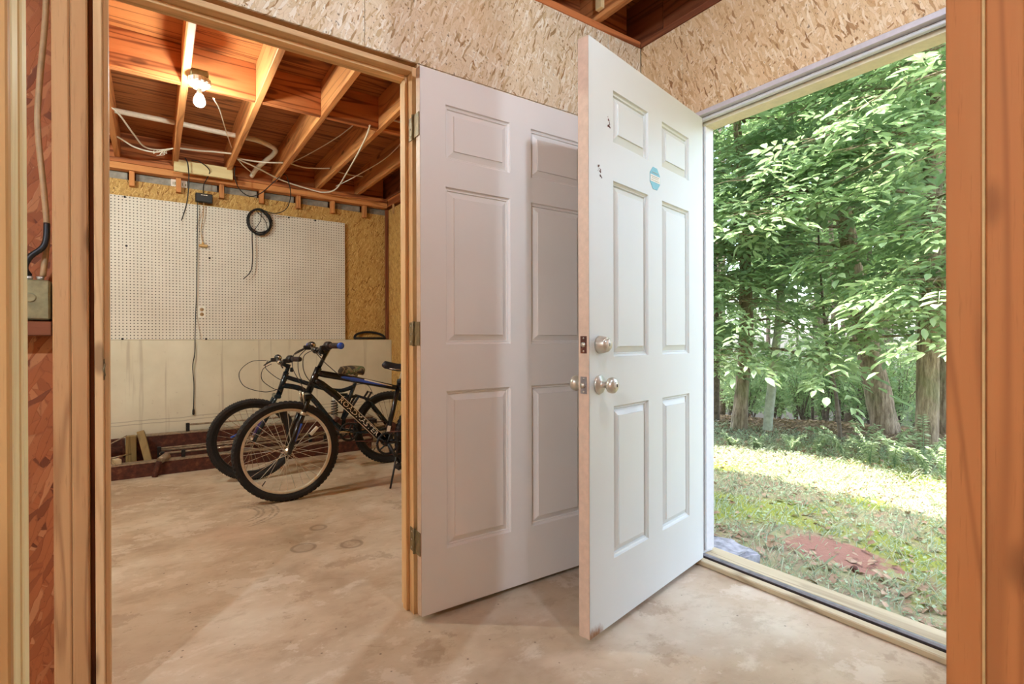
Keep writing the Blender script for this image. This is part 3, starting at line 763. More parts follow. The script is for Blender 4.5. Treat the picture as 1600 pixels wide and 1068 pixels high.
#@@PART2
# ------------------------------------------------------------------ lamps on the joists
def light_fixture(x, y, zb, power, label, box=True, tint=(214, 234, 255)):
    t = thing('ceiling_light', (x, y, zb + 0.09), label, 'light')
    if box:
        obj('junction_box', MB().box((x - 0.045, y - 0.045, zb + 0.045), (x + 0.045, y + 0.045, zb + 0.085), 0.006), M_GREYPLASTIC, t)
    lh = MB().lathe([(0.052, 0.047), (0.056, 0.044), (0.056, 0.016), (0.052, 0.008), (0.046, 0.004), (0.030, 0.0), (0.028, -0.012), (0.0, -0.0125)], (x, y, zb), (0, 0, 1), 32)
    for j in range(14):
        th = 2 * PI * j / 14; c = Vector((x + 0.0565 * math.cos(th), y + 0.0565 * math.sin(th), zb + 0.03))
        lh.box((c.x - 0.002, c.y - 0.006, c.z - 0.012), (c.x + 0.002, c.y + 0.006, c.z + 0.012), R=Matrix.Rotation(th, 3, 'Z'))
    obj('lamp_holder', lh, M_WHITE, t)
    obj('bulb_neck', MB().lathe([(0.013, -0.0128), (0.0135, -0.03), (0.019, -0.047), (0.0, -0.0471)], (x, y, zb), (0, 0, 1), 16), M_NICKEL, t)
    g = MB().lathe([(0.0, -0.115), (0.012, -0.1135), (0.022, -0.108), (0.0285, -0.098), (0.030, -0.086), (0.0285, -0.074), (0.024, -0.062), (0.0185, -0.0475), (0.0, -0.0474)], (x, y, zb), (0, 0, 1), 16)
    obj('bulb', g, emit('bulb_glow_%d' % int(power), tint, power), t)
    return t
light_fixture(0.222, 3.515, 2.515, BULB_FAR, 'glowing bulb in a white porcelain holder under the open joists', True, (230, 240, 232))
light_fixture(-1.15, 3.3, 2.515, FILL_FAR, 'added fill bulb in the far room, unseen beyond the left door jamb', False, (226, 240, 232))  # unseen lamp, added to fill the far room more evenly
n1 = light_fixture(0.985, 0.42, 2.515, BULB_NEAR, 'bare bulb on the near room ceiling, above the viewer', False)
n2 = light_fixture(-1.86, -0.5, 2.515, FILL_NEAR, 'added fill bulb on the near room ceiling, unseen behind the viewer', False)  # unseen lamp, added to brighten the near room and soften shadows

# ------------------------------------------------------------------ pegboard, cords and cables in the far room
pb = obj('pegboard', MB().box((-0.787, YB - 0.006, 1.0555), (1.650, YB, 2.2723), 0.0008), M_PEG)
tag(pb, 'white perforated pegboard fixed above the concrete wall', 'pegboard')
for x in (-0.75, 0.42, 1.60):
    board('furring_strip', (x - 0.02, YB + 0.0005, 1.058), (x + 0.02, YB + 0.034, 2.26), 'stud', 2, pb)
hk = MB()
for x, z in ((-0.20, 2.262), (0.39, 1.062), (-0.19, 1.85), (-0.22, 1.062), (0.42, 1.80), (1.1, 2.258), (1.35, 2.262)):
    hk.lathe([(0.009, 0.0), (0.009, 0.003), (0.0, 0.004)], (x, YB - 0.006, z), (0, -1, 0), 10)
tag(obj('screw_heads', hk, M_BLACK, pb), kind='stuff')

def cable(name, pts, r, mat, label, n=6, sm=8):
    o = obj(name, MB().tube(smooth_path(pts, sm), r, n), mat); tag(o, label, 'cable'); return o

YC = 5.33
ad = thing('power_adapter', (0.376, YC + 0.05, 2.33), 'black power adapter box hanging above the pegboard', 'adapter')
obj('housing', MB().box((0.309, YC + 0.10, 2.293), (0.443, YC + 0.15, 2.372), 0.005), M_BLACK, ad)
lb = MB()
for x0, x1 in ((0.352, 0.366), (0.369, 0.385), (0.388, 0.402)): lb.box((x0, YC + 0.0992, 2.352), (x1, YC + 0.0999, 2.359))
tag(obj('printed_label', lb, M_WHITE, ad), kind='stuff')
cable('hanging_cord', [(0.225, 5.26, 2.61), (0.245, 5.26, 2.56), (0.252, 5.27, 2.42), (0.238, 5.29, 2.24), (0.198, 5.31, 2.08)], 0.005, M_CABLE, 'short black cord hanging loose with a cut end, beside the adapter')
cable('adapter_lead', [(0.27, 5.26, 2.60), (0.33, 5.26, 2.60), (0.405, 5.28, 2.55), (0.40, 5.32, 2.50), (0.372, 5.40, 2.44), (0.37, 5.43, 2.374)], 0.004, M_CABLE, 'thin black lead looping from the joist down to the adapter box')
cable('tap_cord', [(0.373, 5.45, 2.292), (0.372, 5.45, 2.20), (0.358, 5.455, 2.10), (0.352, 5.46, 2.02), (0.366, 5.46, 1.93)], 0.004, M_BEIGE, 'short brown cord from the adapter down to the tan tap')
tp = thing('outlet_tap', (0.367, 5.46, 1.905), 'tan three-way outlet tap hanging on the pegboard', 'plug')
obj('tap_body', MB().box((0.335, 5.445, 1.893), (0.405, 5.4785, 1.915), 0.005), M_TAN, tp)
obj('tap_neck', MB().lathe([(0.012, 0.0), (0.007, 0.02), (0.0, 0.0201)], (0.366, 5.46, 1.9155), (0, 0, 1), 10), M_TAN, tp)
cable('long_black_cord', [(0.327, 5.45, 2.292), (0.325, 5.455, 2.1), (0.321, 5.46, 1.82), (0.316, 5.462, 1.5), (0.306, 5.45, 1.25), (0.298, 5.38, 1.06), (0.293, 5.352, 0.93), (0.278, 5.355, 0.82), (0.287, 5.36, 0.66), (0.283, 5.36, 0.45)], 0.004, M_CABLE, 'long thin black cord hanging down over the pegboard and concrete')
pg = MB().lathe([(0.005, 0.0), (0.009, -0.015), (0.010, -0.045), (0.006, -0.055), (0.0, -0.056)], (0.283, 5.36, 0.449), (0, 0, 1), 10)
pgo = obj('plug_end', pg, M_CABLE); tag(pgo, 'black plug at the bottom end of the long cord', 'plug')
ou = thing('wall_outlet', (0.357, YB, 1.306), 'white duplex wall outlet set into the pegboard', 'outlet')
obj('cover_plate', MB().box((0.325, YB - 0.0115, 1.252), (0.389, YB - 0.0065, 1.360), 0.002), M_WHITE, ou)
for dz in (-0.022, 0.022):
    s_ = obj('socket', MB().lathe([(0.016, 0.0), (0.016, 0.002), (0.0, 0.0021)], (0.357, YB - 0.0117, 1.306 + dz), (0, -1, 0), 16), M_BEIGE, ou)
    obj('slots', MB().box((0.350, YB - 0.0148, 1.302 + dz), (0.352, YB - 0.014, 1.312 + dz)).box((0.362, YB - 0.0148, 1.302 + dz), (0.364, YB - 0.014, 1.312 + dz)), M_BLACK, s_)
# coil of black cable on a nail, with the loop up to the joist and the tail below
cc = thing('cable_coil', (0.83, 5.44, 2.28), 'coil of black cable hung on a nail at the pegboard top', 'cable')
for i in range(7):
    rx = 0.098 + random.uniform(-0.008, 0.010); rz = 0.118 + random.uniform(-0.012, 0.008); ox = random.uniform(-0.008, 0.008); oz = random.uniform(-0.008, 0.006)
    pts = [(0.83 + ox + rx * math.cos(t), 5.445 + 0.012 * math.sin(3 * t + i) + 0.004 * (i - 3), 2.178 + oz + rz * math.sin(t)) for t in [2 * PI * k / 36 for k in range(36)]]
    obj('cable_turn', MB().tube(pts, 0.0045, 6, closed=True), M_CABLE, cc)
for a, b in (((0.79, 2.285), (0.90, 2.09)), ((0.84, 2.295), (0.77, 2.07)), ((0.83, 2.29), (0.92, 2.13))):
    obj('cable_strand', MB().tube(smooth_path([(a[0], 5.43, a[1]), ((a[0] + b[0]) / 2 + 0.03, 5.415, (a[1] + b[1]) / 2), (b[0], 5.43, b[1])]), 0.0035, 6), M_CABLE, cc)
obj('nail', MB().lathe([(0.003, 0.0), (0.003, 0.05), (0.006, 0.051), (0.0, 0.052)], (0.83, 5.478, 2.29), (0, -1, 0.15), 8), M_BLACK, cc)
obj('cable_tail', MB().tube(smooth_path([(0.765, 5.43, 2.08), (0.765, 5.43, 1.98), (0.768, 5.43, 1.83), (0.752, 5.43, 1.70), (0.69, 5.43, 1.622)]), 0.0045, 6), M_CABLE, cc)
cable('black_loop_cable', [(0.60, 5.22, 2.60), (0.60, 5.25, 2.52), (0.64, 5.28, 2.42), (0.73, 5.30, 2.37), (0.83, 5.30, 2.42), (0.93, 5.28, 2.53), (1.01, 5.22, 2.60), (1.06, 5.26, 2.53), (1.08, 5.30, 2.42), (1.05, 5.34, 2.31), (0.96, 5.38, 2.26), (0.86, 5.42, 2.285)], 0.0045, M_CABLE, 'black cable looping in mid air from the joists to the coil')
# white house wiring strung through the joists
cable('white_cable', [(-0.30, 4.36, 2.60), (-0.209, 4.385, 2.59), (-0.12, 4.75, 2.572), (-0.06, 5.0, 2.57), (0.03, 5.06, 2.58), (0.137, 5.02, 2.60)], 0.006, M_ROMEX, 'white cable dropping from the far left joist to the bundle')
cable('white_cable', [(-0.30, 4.93, 2.605), (-0.22, 4.98, 2.60), (-0.12, 5.06, 2.57), (0.0, 5.09, 2.565), (0.08, 5.06, 2.585), (0.137, 5.04, 2.61)], 0.006, M_ROMEX, 'white cable sagging in the joist bay left of the bulb, tied to the bundle')
cable('white_cable', [(0.178, 5.02, 2.61), (0.30, 4.98, 2.605), (0.42, 4.95, 2.61), (0.543, 4.95, 2.62)], 0.007, M_ROMEX, 'white cable crossing the bay behind the bulb')
cable('white_cable', [(0.583, 4.98, 2.60), (0.70, 4.97, 2.595), (0.83, 4.95, 2.60), (0.948, 4.95, 2.62)], 0.007, M_ROMEX, 'white cable crossing below the curled white hose')
cable('white_cable', [(0.988, 4.98, 2.64), (1.12, 4.99, 2.625), (1.24, 4.97, 2.63), (1.353, 4.95, 2.645)], 0.006, M_ROMEX, 'white cable crossing the bay above the coil, right of the hose')
cable('white_cable', [(1.394, 5.0, 2.65), (1.55, 5.02, 2.64), (1.70, 5.06, 2.66)], 0.005, M_ROMEX, 'short white cable crossing the last open bay')
cable('white_cable', [(0.59, 4.97, 2.59), (0.78, 5.13, 2.585), (1.0, 5.33, 2.575), (1.25, 5.38, 2.545), (1.40, 5.33, 2.52), (1.46, 5.12, 2.515), (1.43, 4.70, 2.545), (1.37, 4.2, 2.56), (1.31, 3.80, 2.57), (1.285, 3.665, 2.59)], 0.0065, M_ROMEX, 'long white cable swooping down and up to the blocking')
cable('white_cable', [(1.47, 5.16, 2.55), (1.58, 4.9, 2.60), (1.72, 4.5, 2.68), (1.755, 4.1, 2.75)], 0.004, M_ROMEX, 'thin white cable rising at the right beside the swooping cable')
cable('white_cable', [(1.00, 5.0, 2.63), (1.13, 4.75, 2.68), (1.26, 4.3, 2.72), (1.30, 3.80, 2.72)], 0.004, M_ROMEX, 'thin white cable climbing along the bay to the blocking')
cable('white_cable', [(0.30, 3.60, 2.50), (0.36, 3.9, 2.56), (0.44, 4.4, 2.63), (0.54, 4.92, 2.66)], 0.004, M_ROMEX, 'thin white cable running back from the lamp holder')
cable('white_cable', [(1.43, 3.67, 2.67), (1.50, 3.60, 2.64), (1.62, 3.55, 2.63), (1.76, 3.50, 2.64)], 0.007, M_ROMEX, 'white cable end poking through the blocking near the door jamb')
cable('white_cable', [(0.59, 4.99, 2.60), (0.66, 5.13, 2.585), (0.74, 5.28, 2.585), (0.77, 5.40, 2.588)], 0.005, M_ROMEX, 'white cable slanting to the plate under the hose')
tw = MB()
for i in range(5):
    c = Vector((0.03 + 0.01 * i, 5.07, 2.578)); tw.tube(smooth_path([c, c + Vector((random.uniform(-0.03, 0.03), 0.01, random.uniform(-0.05, 0.03))), c + Vector((random.uniform(-0.05, 0.05), 0.0, random.uniform(-0.06, 0.02)))], 4), 0.0025, 5)
tag(obj('cable_tie', tw, M_ROMEX), 'twisted white ties round the cable bundle', 'tie')
hs = thing('white_hose', (0.3, 4.7, 2.69), 'thick white hose through the joists curling down to the plate', 'hose')
obj('hose', MB().tube(smooth_path([(-0.4, 4.70, 2.70), (-0.22, 4.70, 2.70), (0.0, 4.69, 2.695), (0.137, 4.69, 2.695)], 6), 0.019, 10), M_ROMEX, hs)
obj('hose', MB().tube(smooth_path([(0.178, 4.69, 2.695), (0.38, 4.69, 2.69), (0.543, 4.70, 2.69)], 6), 0.019, 10), M_ROMEX, hs)
obj('hose', MB().tube(smooth_path([(0.583, 4.70, 2.69), (0.72, 4.73, 2.695), (0.86, 4.86, 2.70), (0.88, 5.00, 2.70), (0.83, 5.12, 2.66), (0.78, 5.25, 2.62), (0.76, 5.40, 2.588)], 8), 0.020, 10), M_ROMEX, hs)
pp = MB().box((0.128, 5.524, 2.4205), (0.249, 5.5335, 2.4835), 0.001); ppo = obj('paper_tag', pp, M_PAPER); tag(ppo, 'pale paper tag on the insulation above the strand board', 'paper')
pm = MB()
for x in (0.142, 0.155, 0.18, 0.20, 0.213, 0.235): pm.box((x, 5.5232, 2.435), (x + random.uniform(0.004, 0.009), 5.5239, 2.435 + random.uniform(0.015, 0.03)))
tag(obj('print_marks', pm, M_GREYPLASTIC, ppo), kind='stuff')

# electrical box and cables in the stud bay at the left
eb = thing('electrical_box', (-0.262, YP + 0.07, 1.094), 'olive metal electrical box on a block in the stud bay', 'electrical box')
obj('box_body', MB().box((-0.34, YP + 0.03, 1.098), (-0.232, YP + 0.099, 1.205), 0.004), M_GREYPLASTIC, eb)
obj('knockout', MB().lathe([(0.012, 0), (0.012, 0.002), (0.009, 0.0021), (0.0, 0.001)], (-0.272, YP + 0.0298, 1.157), (0, -1, 0), 16), M_GREYPLASTIC, eb)
ebb = MB()
for x in (-0.30, -0.277, -0.254): ebb.lathe([(0.007, 0.0), (0.009, 0.01), (0.0, 0.0101)], (x, YP + 0.05, 1.2055), (0, 0, 1), 10)
obj('clamps', ebb, M_NICKEL, eb)
cable('beige_cable', [(-0.238, YP + 0.06, 2.50), (-0.240, YP + 0.06, 2.0), (-0.254, YP + 0.055, 1.75), (-0.258, YP + 0.05, 1.62), (-0.246, YP + 0.05, 1.45), (-0.240, YP + 0.05, 1.33), (-0.249, YP + 0.05, 1.217)], 0.0075, M_BEIGE, 'beige cable running down beside the stud into the box')
cable('bay_black_cable', [(-0.2385, YP + 0.035, 1.36), (-0.243, YP + 0.03, 1.30), (-0.272, YP + 0.03, 1.265), (-0.283, YP + 0.035, 1.235), (-0.277, YP + 0.05, 1.217)], 0.0075, M_CABLE, 'short black cable bending into the olive electrical box')

# ------------------------------------------------------------------ rusty steel along the back wall
def steel_beam(x0, x1, y, z0, h, wd, label):
    t = thing('steel_beam', (x0, y, z0), label, 'beam')
    obj('web', MB().box((x0, y, z0), (x1, y + 0.012, z0 + h - 0.0105), 0.001), M_RUST, t)
    obj('top_flange', MB().box((x0, y - 0.004, z0 + h - 0.010), (x1, y + wd, z0 + h), 0.002), M_STEELTOP, t)
    obj('bottom_flange', MB().box((x0, y + 0.0125, z0), (x1, y + wd, z0 + 0.010), 0.001), M_RUST, t)
    return t
steel_beam(-1.3, 1.72, 4.885, 0.0, 0.112, 0.09, 'rusty steel channel lying nearest on the floor along the back wall')
steel_beam(-0.19, 1.85, 5.215, 0.0, 0.268, 0.10, 'taller rusty steel channel behind, against the concrete wall')
def bar_clamp(x0, x1, y, z, label, posts):
    t = thing('bar_clamp', (x0, y, z), label, 'clamp')
    obj('bar', MB().tube([(x0, y, z), (x1, y, z)], 0.008, 8), M_STEELTOP, t)
    for px_, zb in posts:
        obj('jaw', MB().box((px_ - 0.014, y - 0.013, zb), (px_ + 0.014, y + 0.013, z + 0.014), 0.003), M_BLACK, t)
    return t
bar_clamp(0.03, 1.55, 4.95, 0.155, 'steel bar clamp resting on the nearest channel', [(0.05, 0.1125), (0.19, 0.1125), (1.3, 0.1125)])
bar_clamp(0.02, 1.45, 5.08, 0.175, 'steel bar clamp in the middle of the rusty steel', [(0.03, 0.0), (1.2, 0.0)])
bar_clamp(0.03, 1.35, 5.13, 0.150, 'steel bar clamp lying just in front of the taller channel', [(0.6, 0.0), (1.1, 0.0)])
bar_clamp(0.22, 1.60, 5.26, 0.325, 'steel bar clamp on top of the taller channel', [(0.235, 0.2685), (1.0, 0.2685)])
o = obj('wood_offcut', MB().box((-0.085, 5.02, 0.0), (-0.035, 5.11, 0.30), 0.003, R=Matrix.Rotation(-0.22, 3, 'Y') @ Matrix.Rotation(-0.35, 3, 'X')), wood('old', 2)); o.location.z += 0.028
tag(o, 'yellowish wood offcut leaning on the taller channel', 'offcut')
o = obj('wood_offcut', MB().box((-0.19, 5.14, 0.0), (-0.12, 5.205, 0.285), 0.003), wood('old', 2)); tag(o, 'upright wood offcut at the end of the taller channel', 'offcut')
o = obj('wood_offcut', MB().box((-0.26, 4.90, 0.1125), (-0.215, 4.98, 0.150), 0.003, R=Matrix.Rotation(0.3, 3, 'Z')), wood('sill', 1)); tag(o, 'small grey wood block on the nearest channel', 'offcut')
o = obj('metal_rod', MB().tube([(-0.40, 5.17, 0.175), (-0.18, 5.12, 0.296)], 0.005, 6), M_STEELTOP); tag(o, 'thin rod slanting up at the left end of the steel', 'rod')
o = obj('metal_rod', MB().tube([(-0.38, 5.0, 0.135), (-0.15, 5.02, 0.166)], 0.006, 6), M_CHROME); tag(o, 'bright thin rod lying across the small grey block', 'rod')
o = obj('shelf_rack', MB().box((-1.2, 5.24, 0.0), (-0.2, 5.26, 0.02)).box((-1.2, 5.24, 0.10), (-0.2, 5.26, 0.115)).box((-1.2, 5.24, 0.18), (-0.2, 5.26, 0.19)).box((-0.215, 5.24, 0.0), (-0.20, 5.26, 0.25)).box((-1.2, 5.24, 0.0), (-1.185, 5.26, 0.25)).box((-1.2, 5.30, 0.0), (-0.2, 5.31, 0.25)), M_RUST)
tag(o, 'dark rusty frame with thin rails left of the taller channel', 'rack')
pc = thing('pipe_elbow', (0.04, 4.86, 0.0), 'rusty pipe elbow leaning over the nearest channel', 'pipe')
obj('pipe', MB().tube(smooth_path([(0.0, 4.84, 0.0), (0.012, 4.845, 0.06), (0.03, 4.85, 0.115)], 4), 0.02, 12), M_RUST, pc)
obj('elbow_end', MB().tube([(0.03, 4.852, 0.118), (0.085, 4.90, 0.145)], [0.026, 0.03], 12), M_STEELTOP, pc)
o = obj('plastic_bag', MB().lathe([(0.0, 0.0), (0.09, 0.01), (0.11, 0.05), (0.08, 0.09), (0.03, 0.10), (0.0, 0.1)], (0.66, 5.03, 0.0), (0, 0, 1), 14), M_ALU)
for v in o.data.vertices: v.co += Vector((random.uniform(-.015, .015), random.uniform(-.012, .012), random.uniform(-.004, .012)))
o.location.z += 0.006; tag(o, 'crumpled silver plastic bag among the steel behind the bicycles', 'bag')
o = obj('blue_handle_tool', MB().tube([(0.54, 5.06, 0.21), (0.76, 5.12, 0.30)], 0.009, 8), M_BLUE); tag(o, 'blue handled tool resting on the steel, seen through the wheel', 'tool')

# spare tyre lying slack on the concrete ledge
pts = []
for i in range(48):
    t = 2 * PI * i / 48; x = 1.905 + 0.165 * math.cos(t); y = 5.452 + 0.05 * math.sin(t); s_ = math.sin(t)
    pts.append((x, y, 1.068 + (0.066 * max(0, s_) ** 0.9)))
o = obj('spare_tyre', MB().tube(pts, 0.012, 10, closed=True), M_TIRE); tag(o, 'slack black bicycle tyre lying on the concrete ledge', 'tyre')


# ------------------------------------------------------------------ bicycles, built in their own plane: u along, w up, l to the far side
def bike_wheel(root, c, R, tire_w, rim_mat, name, nspoke=32, refl=True, seed=1):
    r_ = random.Random(seed); c = Vector(c); u, w_ = Vector((1, 0, 0)), Vector((0, 0, 1))
    tw_ = tire_w / 2
    prof = [(-2 * tw_ * 0.95, tw_ * 0.55), (-tw_ * 1.2, tw_ * 0.95), (-tw_ * 0.55, tw_), (-tw_ * 0.2, tw_ * 0.72), (0, tw_ * 0.35), (0, -tw_ * 0.35), (-tw_ * 0.2, -tw_ * 0.72), (-tw_ * 0.55, -tw_), (-tw_ * 1.2, -tw_ * 0.95), (-2 * tw_ * 0.95, -tw_ * 0.55)]
    def knobs(i, j):
        if j in (4, 5): return -0.008 if i % 2 else 0.001
        if j in (3, 6): return 0.004 if i % 2 else -0.004
        return 0.0
    t = obj(name, MB().ring(c, u, w_, R, prof, 132, knobs, False), M_TIRE, root)
    Rr = R - 2 * tw_ * 0.9
    rp = [(0.0, 0.013), (0.004, 0.0105), (0.003, -0.0105), (0.0, -0.013), (-0.016, -0.0115), (-0.020, -0.004), (-0.020, 0.004), (-0.016, 0.0115)]
    obj('rim', MB().ring(c, u, w_, Rr, rp, 72), rim_mat, t)
    hb = MB().lathe([(0.008, -0.052), (0.008, -0.036), (0.024, -0.034), (0.024, -0.030), (0.012, -0.027), (0.012, 0.027), (0.024, 0.030), (0.024, 0.034), (0.008, 0.036), (0.008, 0.052)], c, (0, 1, 0), 16)
    obj('hub', hb, M_CHROME, t)
    sp_ = MB()
    for i in range(nspoke):
        th = 2 * PI * i / nspoke; s = 1 if i % 2 else -1; off = 0.95 if (i // 2) % 2 else -0.95
        a = c + Vector((0.022 * math.cos(th + off), 0.032 * s, 0.022 * math.sin(th + off))); b = c + Vector(((Rr - 0.019) * math.cos(th), 0.004 * s, (Rr - 0.019) * math.sin(th)))
        sp_.tube([a, b], 0.0015, 4, caps=False)
    tag(obj('spokes', sp_, M_SPOKE if refl else M_CHROME, t), kind='stuff')
    if refl:
        th = 0.62; m = c + Vector((0.72 * Rr * math.cos(th), -0.012, 0.72 * Rr * math.sin(th)))
        obj('reflector', MB().box((-0.012, -0.004, -0.034), (0.012, 0.004, 0.034), 0.006, R=Matrix.Rotation(0.75, 3, 'Y'), c=(0, 0, 0)), M_WHITE, t).location += m - Vector((0, 0, 0))
    th = -2.2
    obj('valve', MB().tube([c + Vector((Rr * .93 * math.cos(th), 0, Rr * .93 * math.sin(th))), c + Vector((Rr * 0.80 * math.cos(th), 0, Rr * 0.80 * math.sin(th)))], 0.003, 6), M_BLACK, t)
    return t


def V2(u, w_, l=0.0): return Vector((u, l, w_))


def saddle_mesh(nose, tail, zt, mat, root, name='saddle', wide=0.075, h=0.045, dome=False):
    mb = MB(); n = 12; m = 10; vs = []
    for i in range(n + 1):
        f = i / n; x = nose + (tail - nose) * f
        hw = wide * (0.22 + 0.78 * max(0, (f - 0.25) / 0.75) ** 1.2) * (1.0 if f < 0.93 else 0.82); dz = (0.012 * math.sin(f * PI) if dome else 0.012 * math.cos(f * 2 * PI)) + (0.0 if f > 0.05 else -0.01)
        e = 1.0 if 0 < i < n else 0.3
        for j in range(m):
            th = 2 * PI * j / m; zz = math.sin(th); vs.append(Vector((x, hw * e * math.cos(th), zt + dz + (zz * h * 0.45 * e if zz > 0 else zz * h * 0.85 * e))))
    fs = [(i * m + j, i * m + (j + 1) % m, (i + 1) * m + (j + 1) % m, (i + 1) * m + j) for i in range(n) for j in range(m)]
    fs += [tuple(range(m - 1, -1, -1)), tuple(n * m + j for j in range(m))]
    mb.add(vs, fs, True)
    return obj(name, mb, mat, root)


def pedal(c, root, name='pedal'):
    o = obj(name, MB().box(c + Vector((-0.045, -0.045, -0.012)), c + Vector((0.045, 0.045, 0.012)), 0.006), M_BLACK, root)
    t = MB()
    for dx in (-0.042, -0.02, 0.0, 0.02, 0.042):
        t.box(c + Vector((dx - 0.004, -0.048, -0.016)), c + Vector((dx + 0.004, 0.048, 0.016)), 0.002)
    obj('tread_plate', t, M_BLACK, o); return o


def chainset(bb, rear, root, lat, R=0.085, mat=None):
    cr = obj('chainring', MB().ring(V2(bb.x, bb.z, lat), Vector((1, 0, 0)), Vector((0, 0, 1)), R, [(0, 0.003), (-0.014, 0.003), (-0.014, -0.003), (0, -0.003)], 60, lambda i, j: (0.004 if i % 2 and j in (0, 3) else 0)), M_BLACK, root)
    arms = MB()
    for i in range(5):
        th = 2 * PI * i / 5; arms.tube([V2(bb.x, bb.z, lat), V2(bb.x + (R - 0.01) * math.cos(th), bb.z + (R - 0.01) * math.sin(th), lat)], 0.006, 6)
    obj('spider', arms, M_BLACK, cr)
    obj('sprocket', MB().lathe([(0.05, -0.012), (0.05, -0.006), (0.036, -0.005), (0.036, 0.008), (0.0, 0.009)], V2(rear.x, rear.z, lat), (0, 1, 0), 24), M_RUST, root)
    ch = MB()
    a, b = V2(bb.x, bb.z + R, lat), V2(rear.x, rear.z + 0.05, lat); c, d = V2(bb.x, bb.z - R, lat), V2(rear.x, rear.z - 0.12, lat)
    ch.tube([a, b], 0.004, 5).tube([c, d], 0.004, 5).tube([d, V2(rear.x + 0.03, rear.z - 0.05, lat)], 0.004, 5)
    tag(obj('chain', ch, M_RUST, root), kind='stuff')
    obj('derailleur', MB().box(V2(rear.x - 0.02, rear.z - 0.14, lat - 0.008), V2(rear.x + 0.02, rear.z - 0.02, lat + 0.008), 0.006), M_BLACK, root)


# front bicycle -----------------------------------------------------------
ph = math.radians(-2)
b1 = thing('bicycle', (0.713, 3.622, 0.0), 'black bicycle with a blue-flashed top tube and big cream lettering, nearest the door', 'bicycle', local=True, rotz=ph)
R1 = 0.325; hub = V2(0, R1); rear = V2(1.05, R1); bb = V2(0.655, 0.31)
bike_wheel(b1, hub, R1, 0.052, M_RIM, 'front_tyre', seed=3); bike_wheel(b1, rear, R1, 0.052, M_RIM, 'rear_tyre', seed=4)
ht0, ht1 = V2(0.132, 0.70), V2(0.197, 0.86)
fr = MB(); fr.tube([ht0, ht1], 0.022, 14)
fr.tube([V2(0.172, 0.775), V2(0.215, 0.748), V2(0.30, 0.675), bb], [0.022, 0.024, 0.026, 0.027], 14)
fr.tube([V2(0.19, 0.825), V2(0.235, 0.815), V2(0.42, 0.775), V2(0.72, 0.703), V2(0.745, 0.698)], [0.021, 0.023, 0.023, 0.018, 0.017], 14)
st0 = bb; st1 = V2(0.765, 0.745)
fr.tube([st0, st1], 0.017, 12).lathe([(0.024, -0.036), (0.024, 0.036)], bb, (0, 1, 0), 16)
for l in (-1, 1):
    fr.tube([bb + Vector((0.02, 0.03 * l, 0)), V2(0.80, 0.315, 0.042 * l), rear + Vector((0, 0.06 * l, 0))], 0.010, 8)
    fr.tube([V2(0.755, 0.70, 0.015 * l), V2(0.80, 0.655, 0.042 * l), rear + Vector((0, 0.06 * l, 0))], 0.009, 8)
frame1 = obj('frame', fr, M_FRAMEBLK, b1)
bl = MB().tube([V2(u_, w_, -(tr - rf) - 0.0015) for u_, w_, tr, rf in ((0.335, 0.793, .023, .003), (0.36, 0.788, .023, .014), (0.42, 0.775, .023, .018), (0.52, 0.752, .0215, .013), (0.60, 0.733, .0197, .008), (0.66, 0.719, .0187, .002))], [.003, .014, .018, .013, .008, .002], 14)
obj('blue_flash', bl, M_BLUE, frame1)
for dz in (0.0, 0.006):
    obj('pale_stripe', MB().tube([V2(0.50, 0.765 + dz, -0.0195), V2(0.70, 0.7125 + dz * 0.5, -0.0165)], 0.0025, 6), M_LETTER, frame1)
dtd = (bb - V2(0.30, 0.675)).normalized(); dtn = Vector((-dtd.z, 0, dtd.x)); dtn = dtn if dtn.z > 0 else -dtn
for s in (1, -1):
    obj('pale_stripe', MB().tube([V2(0.30, 0.675) + dtn * 0.0245 * s + Vector((0, -0.010, 0)), bb + dtn * 0.0255 * s + Vector((0, -0.010, 0)) - dtd * 0.03], 0.0025, 6), M_LETTER, frame1)
# lettering along the down tube
fc = bpy.data.curves.new('lettering', 'FONT'); fc.body = 'ROADMASTER'; fc.size = 0.052; fc.align_x = 'CENTER'; fc.align_y = 'CENTER'; fc.extrude = 0.0006; fc.offset = 0.0; fc.space_character = 1.02; fc.resolution_u = 2
to = bpy.data.objects.new('lettering_source', fc); COL.objects.link(to); bpy.context.view_layer.update()
tm = bpy.data.meshes.new_from_object(to.evaluated_get(bpy.context.evaluated_depsgraph_get())); bpy.data.objects.remove(to)
tm.name = 'lettering'
ex, ey = dtd, dtn; ez = ex.cross(ey)
ez = Vector((0, -1, 0)); mid = V2(0.30, 0.675).lerp(bb, 0.45) + Vector((0, -0.0275, 0))
wid = max(v.co.x for v in tm.vertices) - min(v.co.x for v in tm.vertices); sx = 0.375 / wid
cl = ABS['frame'] if frame1.name == 'frame' else ABS[frame1.name]
for v in tm.vertices: v.co = ex * (v.co.x * sx) + ey * v.co.y * 0.92 + ez * v.co.z + (ez * (-abs(v.co.y) ** 2 * 14))
tm.materials.append(M_LETTER)
lt = bpy.data.objects.new('lettering', tm); COL.objects.link(lt); lt.parent = frame1; lt.location = mid - Vector(cl); tag(lt, 'cream lettering')
